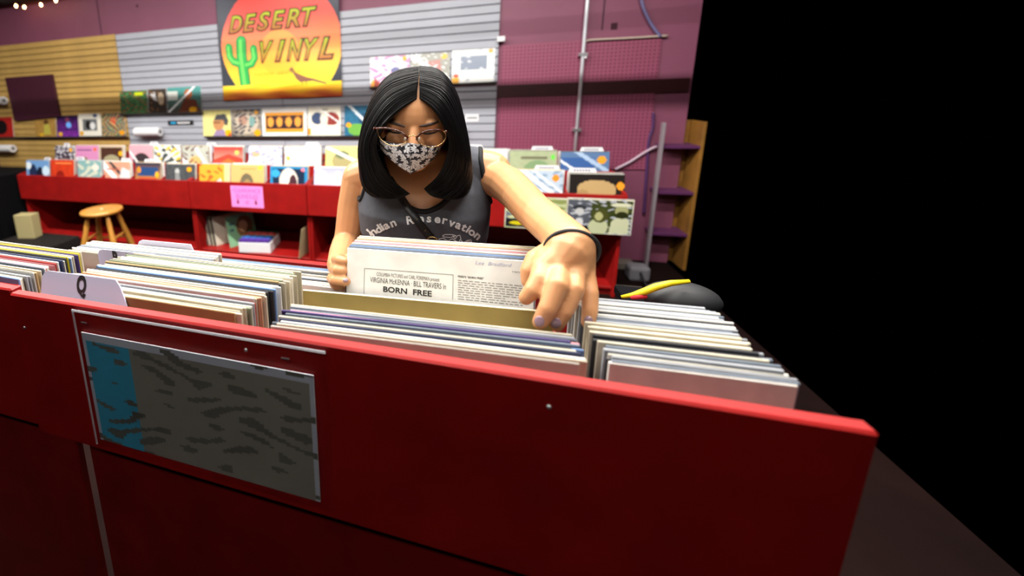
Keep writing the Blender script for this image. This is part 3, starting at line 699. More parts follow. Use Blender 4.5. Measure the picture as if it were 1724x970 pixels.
sg = link('paper_sign', bevbox(2 * w2, .002, ht, 0), PK, loc=(xc, UY0 - .002, zb)); tag(sg, 'pink handwritten paper sign on the red fascia', 'sign')
PI = mat('magenta_marker', hx('e05ab8'), .6)
for s, z, sz in (('CLEARANCE', .70, .052), ('BUNDLES', .42, .055), ('$5', .17, .04)):
    vs, fs = text_mesh(s, sz, .0005, sx=.95); me = bpy.data.meshes.new('l'); me.from_pydata([(x, -.0016, z0 + z * ht) for x, _, z0 in vs], [], fs); link('lettering', me, PI, sg)
for x in (-.095, .085):
    B().prism([(x - .006, .075), (x + .006, .075), (x + .006, .05), (x + .016, .05), (x, .022), (x - .016, .05), (x - .006, .05)], -.0018, -.0010).build('arrow', mat('purple_marker', hx('5a0f4a'), .6), sg)

# things on the lower shelf
def shelf_sleeve(x, Y, rz, lean, col, label, art=None):
    if art: o = sleeve_thing('record_album', label, 'record album', art, .30, .30, .006, n=30)
    else:
        o = bpy.data.objects.new('record_sleeve', LPM); COL.objects.link(o); tag(o, label, 'record', 'records leaning in the middle unit')
    o.color = tuple(col) + (1,); o.location = (x, Y, .071); o.rotation_euler = (math.radians(lean), 0, math.radians(rz)); return o
ORD0 = 'first second third fourth fifth sixth'.split()
xs = at(352, 420, 3.22).x
for k, cl in enumerate([hx('5a4f48'), hx('c8bda8'), hx('4a4450'), hx('b0a88c'), hx('2f2c30'), hx('d0c8b4')]):
    o = shelf_sleeve(xs + .05 + k * .021, 3.40, 62, -12 + k * .5, cl, ORD0[k] + ' record sleeve from the left leaning behind the green album')
shelf_sleeve(at(400, 430, 3.22).x + .0, 3.36, 58, -13, hx('d8dcc8'), 'green album with long-haired figure leaning on the lower shelf', 'greenwoman')
# white boxed set
p = at(437, 430, 3.25); e = empty('boxed_set', (p.x - .02, 3.30, .071), math.radians(8)); tag(e, 'white box of colourful spines on the lower shelf', 'box')
board('box', -.155, .155, -.13, .16, 0, .10, WHITE, e, .003)
for r_, cl in enumerate(['5a2f9a', '3f62b8', '3a86b8', 'c85a34', 'b83a4a', '2f8a5a']):
    for k in range(9):
        board('spine', -.150 + k * .033, -.119 + k * .033, -.128 + r_ * .047, -.085 + r_ * .047, .098, .122 + .003 * ((k + r_) % 2), mat('spine_' + cl + str(k % 2), tuple(v * (1 if k % 2 else .75) for v in hx(cl)), .5), e, .001)
o = shelf_sleeve(at(508, 440, 3.2).x + .03, 3.36, 82, 9, hx('c8b48a'), 'single tan record sleeve leaning on the divider by the shopper'); o.location.y = 3.30

# stool
def stool():
    px = at(171, 352, 2.62); e = empty('wooden_stool', (px.x, 2.62, 0), math.radians(20)); tag(e, 'round-topped wooden stool with four turned legs', 'stool')
    H = px.z; rs = .168; SW = mat('honey_wood', hx('c88a3a'), .35, noise=.3, nscale=12, coat=.3)
    b = B().loft([(0, 0, H - .035, rs * .86, rs * .86), (0, 0, H - .03, rs * .96, rs * .96), (0, 0, H - .015, rs, rs), (0, 0, H - .002, rs * .97, rs * .97), (0, 0, H + .002, rs * .9, rs * .9), (0, 0, H - .002, rs * .5, rs * .5)], 40)
    s_ = b.build('seat', SW, e, True)
    legs = []
    for a in (45, 135, 225, 315):
        a = math.radians(a); t = Vector((math.cos(a) * .11, math.sin(a) * .11, H - .03)); f_ = Vector((math.cos(a) * .26, math.sin(a) * .26, .0))
        pts = [t.lerp(f_, k / 12) for k in range(13)]; rd = [.014, .018, .021, .020, .023, .025, .026, .026, .024, .022, .019, .017, .014]
        B().tube(pts, rd, 12).build('leg', SW, e, True); legs.append((t, f_))
    for i in range(4):
        for fr in ((.38, .72) if i % 2 else (.48, .82)):
            a, b2 = legs[i][0].lerp(legs[i][1], fr), legs[(i + 1) % 4][0].lerp(legs[(i + 1) % 4][1], fr); m_ = (a + b2) / 2
            B().tube([a, a.lerp(m_, .5), m_, b2.lerp(m_, .5), b2], [.008, .010, .0125, .010, .008], 10).build('rung', SW, e, True)
    B().ball((0, 0, H + .001), (.012, .012, .004), nu=10, nv=6).build('plug', mat('pale_plug', hx('e8d0a0'), .4), e)
stool()
# far left bits
p = at(42, 392, 2.95)
o = link('cream_box', bevbox(.2, .11, .26, .004), mat('cream_card', hx('b5a878'), .6), loc=(at(45, 392, 2.95).x, 2.98, .10)); o.rotation_euler = (0, math.radians(0), math.radians(12)); tag(o, 'tall cream box beside the red unit, far left', 'box')
o = link('floor_plank', bevbox(.75, .35, .10, .006), mat('grey_plank', hx('2c2826'), .8, spec=.1, noise=.4), loc=(at(50, 400, 2.9).x + .05, 2.95, 0)); tag(o, 'low grey plank platform under the cream box', 'plank')
bl = empty('black_cabinet', (-5.25, 3.2, 0)); tag(bl, 'black cabinet in the dark corner, far left', 'cabinet')
board('body', -.5, .5, -.3, .3, 0, .76, mat('matte_black', (.003, .003, .004), .9, spec=.08), bl); board('door', -.48, .48, -.318, -.302, .05, .73, MATS['matte_black'], bl); board('handle', .38, .40, -.335, -.319, .4, .55, STEEL, bl)

# ------------------------------------------------------------------ front record bins
ZR = 1.165      # rim height
FY = .487       # inner face of the front board
mb = empty('record_bin', (-.22, .62, .86)); tag(mb, 'red wooden record bin holding the Q section in front of the shopper', 'record bin', 'front record bins')
def mbb(n, x0, x1, y0, y1, z0, z1, m=REDP, par=mb, b=.003):
    p = par.location; return board(n, x0 - p.x, x1 - p.x, y0 - p.y, y1 - p.y, z0 - p.z, z1 - p.z, m, par, b)
mbb('front_board', -.785, .38, FY - .019, FY, .87, ZR)
mbb('side_board', -.775, -.758, FY, .685, .87, 1.07); mbb('side_board', .362, .38, FY, .905, .87, 1.06)
mbb('divider_board', -.325, -.312, FY, .79, .876, ZR - .11); mbb('divider_board', .155, .166, FY, .79, .876, ZR - .11)
mbb('middle_board', -.93, -.326, .686, .698, .87, 1.06); mbb('rear_board', -.95, .166, .905, .922, .765, 1.078); mbb('rear_board', .166, .38, .905, .922, .765, 1.03)
mbb('bin_floor', -.785, .38, FY, .70, .858, .876); mbb('bin_floor', -.95, -.326, .70, .80, .828, .845); mbb('bin_floor', -.326, .38, .70, .80, .79, .81); mbb('rear_floor', -.95, .38, .80, .905, .765, .784); mbb('rear_riser', -.95, .38, .793, .80, .784, .80); mbb('base_panel', -.80, .34, .57, .588, 0, .858, DKRED); mbb('base_side', .34, .358, .57, .90, 0, .858, DKRED)
for x, z in ((-.762, 1.10), (-.3, 1.135), (.1, 1.13)):
    B().ball((x - mb.location.x, FY - .019 - mb.location.y, z - mb.location.z), (.003, .002, .003), nu=8, nv=6).build('nail_head', STEEL, mb)
lb = empty('record_bin', (-1.08, .6, .86)); tag(lb, 'red wooden record bin at the left edge of the view', 'record bin', 'front record bins')
mbb('front_board', -1.32, -.812, .488, .510, .87, ZR - .005, REDP, lb); mbb('side_board', -.818, -.803, .51, .67, .87, 1.07, REDP, lb); mbb('side_board', -1.32, -1.302, .51, .67, .87, ZR - .012, REDP, lb)
mbb('rear_board', -1.32, -.805, .67, .683, .87, 1.10, REDP, lb); mbb('bin_floor', -1.32, -.805, .488, .683, .858, .876, REDP, lb)
mbb('base_panel', -1.32, -.84, .57, .588, 0, .858, DKRED, lb)

ORD = 'first second third fourth fifth sixth seventh eighth ninth tenth eleventh twelfth thirteenth fourteenth fifteenth sixteenth seventeenth eighteenth nineteenth twentieth'.split()
COLS = dict(cream='dcd2ba', white='e9e6de', ivory='e6e1d4', grey='a9acb2', slate='6d7886', black='2a2a2e', red='b02a24', peach='e0a884', sage='8f9a80', navy='2c3352', tan='b59868', yellow='d6c320', blue='6f8fc0', pink='d88a94', purple='4a3a78', brown='6a4a34')
def pile(section, xc, y0, y1, n, zt, seq, lean=0, rz=0, jx=.004, zs=0.0, w=LPW, fixed={}, sk=0):
    out = []; cnt = {}
    for k in range(n):
        t = k / max(1, n - 1); nm = fixed.get(k) or R.choice(seq)
        o = bpy.data.objects.new('record_sleeve', LPM); COL.objects.link(o); col = hx(COLS[nm]); g = R.uniform(.70, 1.04)
        o.color = tuple(min(1, v * g) for v in col) + (1,)
        th = min(1.25, (y1 - y0) / n / LPT * R.uniform(.62, .9))
        o.scale = (w / LPW, th, 1)
        o.location = (xc + sk * t + R.uniform(-jx, jx) * 1.3, y0 + (y1 - y0) * t, zt + zs * t - LPH + R.uniform(-.0025, .0025))
        o.rotation_euler = (math.radians(lean + R.uniform(-.5, .5)), 0, math.radians(rz + R.uniform(-.5, .5)))
        cnt[nm] = cnt.get(nm, 0) + 1; tag(o, '%s %s-edged record from the front %s' % (ORD[cnt[nm] - 1], nm, section), 'record', 'records ' + section); out.append(o)
    return out
mixed = ['cream', 'cream', 'white', 'ivory', 'white', 'ivory', 'grey', 'cream', 'slate', 'tan', 'sage', 'black']
pile('in the Q section', -.535, .508, .672, 38, 1.168, mixed, rz=-.8, fixed={9: 'red', 10: 'white', 8: 'grey', 12: 'peach', 13: 'peach', 16: 'white', 17: 'black', 19: 'blue', 20: 'blue', 24: 'black', 0: 'tan', 1: 'cream', 2: 'cream'}, jx=.006, w=.405, sk=.034)
pile('behind the P card', -.742, .712, .79, 17, 1.142, ['white', 'ivory', 'cream', 'white', 'ivory', 'slate', 'grey'], rz=-.8, jx=.006, zs=-.006, w=.40)
pile('in the left-edge bin', -1.022, .515, .660, 32, 1.168, ['white', 'white', 'grey', 'ivory', 'white', 'grey', 'cream', 'blue'], rz=-1.5, fixed={30: 'ivory', 29: 'yellow', 22: 'black', 23: 'yellow', 17: 'red', 16: 'pink', 11: 'slate', 8: 'tan', 28: 'purple', 20: 'navy', 13: 'pink'}, jx=.004, w=.40)
pile('in the front middle section', -.061, .506, .566, 14, 1.164, ['ivory', 'white', 'slate', 'grey', 'cream', 'black'], rz=2.5, fixed={0: 'ivory', 1: 'cream', 2: 'slate', 3: 'white', 4: 'navy', 5: 'cream', 6: 'black', 7: 'blue', 8: 'slate', 9: 'purple', 10: 'pink', 11: 'slate', 12: 'grey', 13: 'cream', 14: 'black', 15: 'ivory'}, jx=.006, w=.412)
pile('in the rear middle section', -.10, .695, .728, 7, 1.10, ['white', 'ivory', 'slate', 'white', 'pink'], rz=1.0, jx=.004, w=.41)
pile('beside the raised handful', -.455, .806, .893, 16, 1.072, ['white', 'ivory', 'slate', 'black', 'white', 'blue'], rz=0, jx=.003, w=.41)
pile('in the right-hand section', .262, .52, .695, 32, 1.168, ['grey', 'grey', 'slate', 'white', 'grey', 'cream', 'black', 'slate', 'ivory'], rz=2.0, jx=.006, zs=-.004, w=.18)
# loose gold-brown record, held records
gp0, gp1 = at(524, 488, .625), at(925, 518, .640)
gold = link('record_album', printed_box(.40, LPH, .005, ART['tanfig'], 4), [EDGE, mat('gold_brown_card', hx('b09a58'), .5, noise=.35, nscale=9)]); gold.color = tuple(hx('e3d6b4')) + (1,)
tag(gold, 'worn gold-brown record sleeve tilted open in the middle section', 'record album')
gold.location = ((gp0.x + gp1.x) / 2, .601, (gp0.z + gp1.z) / 2 - LPH * .998); gold.rotation_euler = (math.radians(-5), math.radians(-.6), math.atan2(gp1.y - gp0.y, gp1.x - gp0.x))
for j in range(4): B().box(.10, .16 - .012 * (j % 2), -.0034, -.0028, .225 - j * .009, .228 - j * .009).build('print', mat('faded_ink', hx('6a5a2c'), .8), gold)

HY = .772
hl, hr = at(585, 417, HY), at(900, 440, HY + .006)
hw = (hr - hl).length
hz = math.atan2(hr.y - hl.y, hr.x - hl.x); hroll = -math.atan2(hr.z - hl.z, hr.x - hl.x)
def held(name, dy, dz, dx, col, label, grp=None, cat='record'):
    o = bpy.data.objects.new(name, LPM); COL.objects.link(o); o.color = tuple(col) + (1,); o.scale = (hw / LPW, .8, 1)
    base = (hl + hr) / 2; o.rotation_euler = (math.radians(-13), hroll, hz)
    o.location = base + Vector((dx, dy - .035 + .0, dz - LPH * .992)); tag(o, label, cat, grp); return o
wl = held('record_album', .035 + -.0345 + .034, 0, 0, hx('fbfaf6'), 'white back cover with film credits held up by the shopper', cat='record album')
wl.location = (hl + hr) / 2 + Vector((0, -.0, 0)); Mx = wl.rotation_euler.to_matrix(); wl.location -= Mx @ Vector((0, 0, LPH))
SZ = 1 / (hw / LPW)
def on_lp(name, vs, fs, m): 
    me = bpy.data.meshes.new(name); me.from_pydata([(x * SZ, -LPT / 2 - .0006, z) for x, _, z in vs], [], fs); return link(name, me, m, wl)
inv = (Matrix.Translation(wl.location) @ Mx.to_4x4()).inverted()
def lpxz(px, py):
    """pixel -> place on the white cover"""
    r = Vector(ray(px, py)); o = inv @ Vector(CAM); d = inv.to_3x3() @ r; t = (-.003 - o.y) / d.y; p = o + d * t; return p.x, p.z
def lp_text(s, px, py, px1, m, hpx, bold=0, shear=0):
    x0, z0 = lpxz(px, py); x1, _ = lpxz(px1, py); hh = lpxz(px, py - hpx)[1] - z0
    vs, fs = text_mesh(s, hh / .72, bold, shear, align='LEFT'); wd = max(v[0] for v in vs) - min(v[0] for v in vs); mn = min(v[0] for v in vs)
    on_lp('lettering', [(x0 + (v[0] - mn) * (x1 - x0) / wd, 0, z0 + v[2]) for v in vs], fs, m)
lp_text('COLUMBIA PICTURES and CARL FOREMAN present', 634, 464.5, 740, GREYINK, 6.2)
lp_text('VIRGINIA McKENNA \u00b7 BILL TRAVERS in', 623, 475, 751, mat('mid_ink', (.06, .06, .06), .7), 9)
lp_text('BORN  FREE', 645, 491, 727, INK, 9, .0004)
lp_text("FRED'S \u201cBORN FREE\u201d", 771, 467, 815, INK, 3.2, .0001)
lp_text('Lee  Bradford', 800, 445, 862, mat('pen_ink', hx('b4b8d6'), .7), 6, 0, .3)
lp_text('ST 788 STEREO', 862, 459, 881, GREYINK, 2.6)
for (a0, b0, a1, b1) in ((613.5, 452, 763, 463), (613.5, 452, 612.5, 495), (763, 463, 762, 505)):
    x0, z0 = lpxz(a0, b0); x1, z1 = lpxz(a1, b1); d = .0004
    Ln = math.hypot(x1 - x0, z1 - z0); nx, nz = -(z1 - z0) / Ln * d, (x1 - x0) / Ln * d; on_lp('frame_line', [(x0 + nx, 0, z0 + nz), (x1 + nx, 0, z1 + nz), (x1 - nx, 0, z1 - nz), (x0 - nx, 0, z0 - nz)], [(0, 1, 2, 3)], GREYINK)
rw = random.Random(3)
for j in range(9):          # the paragraph: rows of short word strokes
    x, z = lpxz(771, 472.5 + j * 3.9); xe, _ = lpxz(880, 480 + j * 3.9); vs = []; fs = []
    if j == 6: xe -= .03
    while x < xe:
        wl_ = rw.uniform(.004, .013)
        n = len(vs); hgt = .0011; vs += [(x, 0, z), (min(x + wl_, xe), 0, z), (min(x + wl_, xe), 0, z + hgt), (x, 0, z + hgt)]; fs.append((n, n + 1, n + 2, n + 3)); x += wl_ + .0025
    on_lp('text_line', vs, fs, mat('para_ink', (.22, .22, .22), .8))
for k, (cn, dz_) in enumerate([('slate', .004), ('blue', .005), ('black', .003), ('white', .006), ('ivory', .004), ('pink', .005), ('white', .007), ('grey', .004), ('peach', .006), ('ivory', .008), ('yellow', .006), ('white', .007)]):
    o = held('record_sleeve', 0, 0, 0, hx(COLS[cn]), '%s%s-edged record in the handful behind the white cover' % ({3: 'nearest ', 6: 'middle ', 11: 'farthest ', 4: 'nearer ', 9: 'farther '}.get(k, ''), cn), 'records in the raised handful')
    o.location = Vector(wl.location) + Vector((.002 + k * .0008, .0046 * (k + 1), dz_ * .6 + k * .0003)); o.rotation_euler[0] = math.radians(-13 - k * .05)

# divider cards in front
def q_card(letter, x0, x1, y, z0, zt, lpos, label, slope=True, lean=0):
    wd = x1 - x0; b = B(); h = zt - z0
    prof = [(0, 0), (wd, 0)] + ([(wd * .90, h * .62), (wd * .85, h * .86), (wd * .80, h)] if slope else [(wd, h * .8), (wd - .012, h)]) + [(.016, h), (.006, h - .004), (0, h - .014)]
    o = b.prism(prof, -.001, .001).build('divider_card', mat('lavender_white_card', hx('c9c9e2'), .45), loc=(x0, y, z0)); o.rotation_euler[0] = math.radians(lean); tag(o, label, 'divider card', 'lettered divider cards')
    if letter:
        vs, fs = text_mesh(letter, .044, .0022, sx=.62); me = bpy.data.meshes.new('l'); me.from_pydata([(x + lpos[0], -.0016, z + lpos[1]) for x, _, z in vs], [], fs); link('lettering', me, INK, o)
a, b = atz(67, 492, 1.158), atz(226, 515, 1.158)
q_card('Q', a.x, b.x, .4905, 1.12, 1.199, ((atz(139, 500, 1.158).x - a.x), .047), 'white divider card with the letter Q behind the red rim', lean=-14)
q_card('P', -.83, -.62, .700, 1.02, 1.158, (.052, .105), 'white divider card with the letter P behind the left bin')
a, b = at(233, 430, .792), at(318, 437, .792)
q_card(None, a.x, b.x + .02, .796, 1.0, 1.148, None, 'blank white divider card at the back of the P section', False)

# clear pocket with a print on the front board
pk = empty('plastic_pocket', (-.42, FY - .0245, .95)); tag(pk, 'clear plastic pocket stapled to the red bin front', 'plastic pocket')
CLR = mat('clear_plastic', (.9, .9, .95), .12, trans=1, alpha=.22, spec=.6)
pa, pb = at(122, 521, FY - .0245), at(548, 601, FY - .0245); bx_ = lambda v: v - pk.location
x0, x1, zt = pa.x + .42, pb.x + .42, pa.z - .95
link('sleeve', bevbox(x1 - x0, .0012, zt + .06, 0), CLR, pk, ((x0 + x1) / 2, 0, -.06))
SEAL = mat('sealed_plastic', (.8, .8, .85), .3, alpha=.35)
link('sealed_edge', bevbox(x1 - x0, .0016, .003, 0), SEAL, pk, ((x0 + x1) / 2, -.0004, zt - .003)); link('sealed_edge', bevbox(.003, .0016, zt + .06, 0), SEAL, pk, (x0, -.0004, -.06))
for sx in (x0 + .022, x1 - .06): B().box(sx - .006, sx + .006, -.0018, -.0008, zt - .022, zt - .020).build('staple', STEEL, pk)
pp = at(137, 559, FY - .0222); px1 = x1 - .42 - .02
ps_ = printed_box(px1 - pp.x, pp.z - .90, .0012, [c('c3c6d2'), ('r', .025, 0, .975, .93, c('8f8a80')), ('p', [(.025, 0), (.24, 0), (.225, .93), (.025, .93)], c('3f9fc0')), ('x', 19, 15, .5, c('6a675f'))], 60)
po = link('picture_print', ps_, [WHITE, PRINT], loc=((px1 + pp.x) / 2, FY - .0222, .90)); tag(po, 'white-bordered blue picture print behind the clear pocket', 'picture')

# black bag with yellow edge behind the right-hand records
bg = empty('bag', at(1112, 492, .90)); tag(bg, 'black bag with yellow and red edging behind the right-hand records', 'bag'); g = bg.location
g0 = at(1120, 497, .90) - g
bb = B().ball(g0 + Vector((.035, .02, -.014)), (.065, .045, .033), nu=24, nv=14); bb.build('body', mat('black_fabric', (.012, .012, .014), .6), bg, True)
yl = [at(1046, 500, .89) - g, at(1065, 497, .89) - g, at(1085, 491, .885) - g, at(1105, 483, .885) - g, at(1128, 477, .89) - g, at(1160, 474, .90) - g]
B().tube(yl, [.003, .005, .007, .007, .006, .004], 8).build('yellow_trim', mat('yellow_fabric', hx('f2d81c'), .5), bg, True)
rl = [at(1062, 502, .885) - g, at(1076, 499, .885) - g, at(1088, 497, .885) - g]
B().tube(rl, [.003, .006, .006], 8).build('red_trim', mat('red_fabric', hx('d8323c'), .5), bg, True)
# a stand under the bag
st = empty('bag_table', (g.x + .05, .93, 0)); tag(st, 'small dark table under the black bag', 'table')
zt_ = g.z + g0.z - .055
board('top', -.08, .06, -.07, .12, zt_ - .02, zt_, MATS['matte_black'], st); 
for sx in (-.06, .04): board('leg', sx - .012, sx + .012, .0, .03, 0, zt_ - .02, MATS['matte_black'], st)

# ------------------------------------------------------------------ the shopper
SKIN = mat('skin', hx('d09668'), .42, sss=.12, noise=.10, nscale=26, bump=.04, spec=.4)
person = empty('person', (-.115, 1.07, 0)); tag(person, 'person in grey tank top, glasses and patterned mask flipping through records', 'person')
PO = person.location.copy()
CXP = -.108                                   # middle of the torso
TORSO = [(CXP, 1.13, .74, .155, .10), (CXP, 1.13, .86, .165, .115), (CXP, 1.12, .98, .145, .10), (CXP, 1.10, 1.06, .150, .105), (CXP, 1.075, 1.13, .160, .122), (CXP, 1.07, 1.19, .163, .122),
         (CXP, 1.08, 1.25, .163, .10), (CXP, 1.09, 1.29, .158, .08), (CXP, 1.095, 1.32, .140, .065), (CXP, 1.095, 1.34, .10, .055), (CXP, 1.09, 1.352, .06, .045)]
def body_mesh():
    b = B()
    b.loft(TORSO, 36, 2.3)
    # shoulders and arms; chains are laid out joint by joint
    shL, elL, wrL = at(598, 318, 1.10), at(583, 412, 1.05), at(571, 446, .845)
    b.capsule([Vector((CXP - .05, 1.095, 1.30)), at(607, 300, 1.10)], [.055, .052], 16)
    b.capsule([at(605, 304, 1.10), at(594, 350, 1.085), at(588, 392, 1.065), elL], [.050, .044, .041, .038], 16)
    b.capsule([elL, at(577, 428, .96), wrL], [.041, .037, .029], 16)
    elR, wrR = at(876, 331, .93), at(962, 413, .685)
    b.capsule([Vector((CXP + .05, 1.095, 1.305)), at(822, 290, 1.085)], [.055, .055], 16)
    b.capsule([at(824, 296, 1.09), at(856, 312, 1.0), elR], [.047, .042, .038], 16)
    b.capsule([elR, at(898, 355, .83), at(938, 389, .735), wrR], [.038, .034, .0325, .0335], 16)
    # neck and head
    b.capsule([Vector((CXP, 1.095, 1.30)), Vector((CXP - .005, 1.05, 1.37)), Vector((CXP - .008, 1.02, 1.43))], [.060, .052, .055], 16)
    T = Matrix.Rotation(math.radians(14), 3, 'X') @ Matrix.Rotation(math.radians(2), 3, 'Y')
    hc = Vector((-.112, .992, 1.437))
    b.ball(hc, (.082, .096, .101), T, 32, 20)                               # skull
    b.ball(hc + Vector((0, -.026, -.052)), (.055, .066, .072), T, 24, 16)   # lower face
    b.ball(hc + Vector((0, -.055, -.092)), (.034, .034, .030), T, 16, 10)   # chin
    for s in (-1, 1):
        b.ball(hc + Vector((s * .040, -.068, -.046)), (.024, .020, .024), T, 16, 10)   # cheeks
        b.ball(hc + Vector((s * .035, -.076, -.012)), (.019, .017, .014), T, 16, 10)   # eyelids
        b.ball(hc + Vector((s * .084, .0, -.022)), (.010, .022, .032), T, 14, 10)      # ears
    n0, n1 = at(697, 214, .906), at(696, 247, .889)
    b.capsule([n0, n0.lerp(n1, .5), n1], [.009, .010, .012], 12)
    # --- right-hand side hand, fingers over the records
    P = lambda px, py, Y: at(px, py, Y)
    b.capsule([wrR, P(952, 428, .672), P(938, 448, .655)], [.032, .033, .022], 14)
    b.capsule([wrR, P(966, 430, .675), P(968, 455, .66)], [.031, .030, .021], 14)
    b.capsule([P(922, 440, .665), P(912, 455, .645)], [.022, .016], 12)
    b.capsule([P(948, 428, .672), P(912, 452, .648)], [.026, .017], 12)
    b.capsule([P(975, 430, .68), P(983, 458, .668)], [.024, .016], 12)
    F = [
        ([P(914, 452, .648), P(908, 472, .622), P(896, 490, .612), P(885, 502, .612)], [.0165, .0145, .0125, .0105]),   # index
        ([P(940, 454, .650), P(938, 482, .606), P(922, 520, .592), P(909, 543, .592)], [.0165, .0150, .0128, .0108]),   # middle
        ([P(966, 456, .655), P(966, 488, .618), P(950, 524, .602), P(937, 546, .600)], [.0160, .0142, .0122, .0105]),   # ring
        ([P(985, 460, .665), P(993, 494, .640), P(993, 524, .626), P(990, 544, .620)], [.0140, .0120, .0108, .0095]),   # little
        ([P(930, 425, .690), P(900, 438, .675), P(890, 458, .665), P(889, 474, .66)], [.020, .016, .0135, .0110]),      # thumb
    ]
    for pts, rd in F: b.capsule(pts, rd, 12)
    # --- left-hand side hand, fingers around the record edge
    b.capsule([wrL, P(572, 452, .825), P(572, 462, .805)], [.028, .026, .020], 12)
    G = [
        ([P(574, 436, .83), P(566, 437, .80), P(572, 438, .772), P(580, 440, .768)], [.0125, .0125, .011, .0095]),
        ([P(572, 450, .82), P(563, 453, .79), P(568, 455, .764), P(578, 456, .760)], [.0125, .0130, .0115, .0100]),
        ([P(570, 463, .81), P(559, 469, .785), P(564, 472, .758), P(583, 474, .747)], [.0125, .0130, .0115, .0095]),
        ([P(572, 470, .82), P(562, 478, .80), P(566, 482, .775), P(576, 484, .77)], [.011, .011, .010, .0085]),
        ([P(577, 440, .83), P(590, 436, .84), P(602, 436, .842), P(610, 438, .842)], [.014, .0135, .012, .010]),          # thumb behind the handful
    ]
    for pts, rd in G: b.capsule(pts, rd, 12)
    me = remesh(b, .0028, 5, .45)
    return me, F, G, T, hc
bme, FR, FL, HT, HC = body_mesh()
def to_local(me):
    for v in me.vertices: v.co -= PO
    me.update(); return me
bvh = BVHTree.FromPolygons([v.co.copy() for v in bme.vertices], [tuple(p.vertices) for p in bme.polygons])
def hit(tree, px, py, off=.0):
    d = Vector(ray(px, py)).normalized(); loc, nor, i, dist = tree.ray_cast(Vector(CAM), d)
    if loc is None: return None
    if nor.dot(d) > 0: nor = -nor
    return loc + nor * off
body = link('body', to_local(bme), SKIN, person, smooth=True)
def part(name, b, m, parent=person, smooth=True, fix=True):
    me = b.mesh(name, fix) if isinstance(b, B) else b
    for v in me.vertices: v.co -= PO
    return link(name, me, m, parent, smooth=smooth)

# nails
NAIL = mat('mauve_nail_polish', hx('8f7480'), .18, coat=.6)
def nail(px, py, ang, tree=bvh, L=.0085, Wd=.0065):
    p = hit(tree, px, py, .0006)
    if p is None: return
    d = Vector(ray(px, py)).normalized(); loc, nor, i, _ = tree.ray_cast(Vector(CAM), d)
    nor = nor if nor.dot(d) < 0 else -nor
    dr = Vector(ray(px + math.cos(ang) * 8, py + math.sin(ang) * 8)).normalized() - d; dr -= dr.dot(nor) * nor; dr.normalize(); s = nor.cross(dr)
    M = Matrix((s, dr, nor)).transposed()
    b = B().ball(p, (Wd, L, .0022), M, 16, 8); part('fingernail', b, NAIL, person)
nail(908, 541, math.radians(115)); nail(936, 544, math.radians(115)); nail(991, 540, math.radians(95), L=.007, Wd=.0055); nail(582, 472, 0, L=.006, Wd=.0045)

# brows, lashes, eyes
HAIRM = mat('black_hair', (.0028, .0026, .003), .40, spec=.15)
BROW = mat('brow_hair', hx('38241a'), .6)
for l in ([(644, 205), (655, 205.5), (668, 209), (682, 214)], [(706, 213), (718, 211), (730, 208), (739, 205)]):
    q2 = [Vector(p + (0,)) for p in l]; q2 = [q2[i].lerp(q2[i + 1], k / 5) for i in range(3) for k in range(5)] + [q2[-1]]
    P_ = [hit(bvh, p.x, p.y, -.0006) for p in q2]; r = [.0007 + .0030 * math.sin(math.pi * min(.90, .06 + .82 * (i / 15 if l[0][0] < 690 else 1 - i / 15))) for i in range(16)]
    part('eyebrow', B().tube(P_, r, 8), BROW)
LASH = mat('lash', (.01, .008, .008), .6)
for l in ([(650, 220), (656, 222), (663, 223.5), (671, 224), (677, 223)], [(710, 224), (716, 225), (724, 225), (731, 224), (738, 221)]):
    P_ = [hit(bvh, *p, .0008) for p in l]; part('eyelashes', B().tube(P_, [.0008, .0018, .0022, .0018, .0008], 8), LASH)
    P_ = [hit(bvh, x, y - 4.5, .0002) for x, y in l]; part('eyelid_crease', B().tube(P_, [.0003, .0008, .0009, .0008, .0003], 6), mat('skin_crease', hx('8a5a40'), .6))

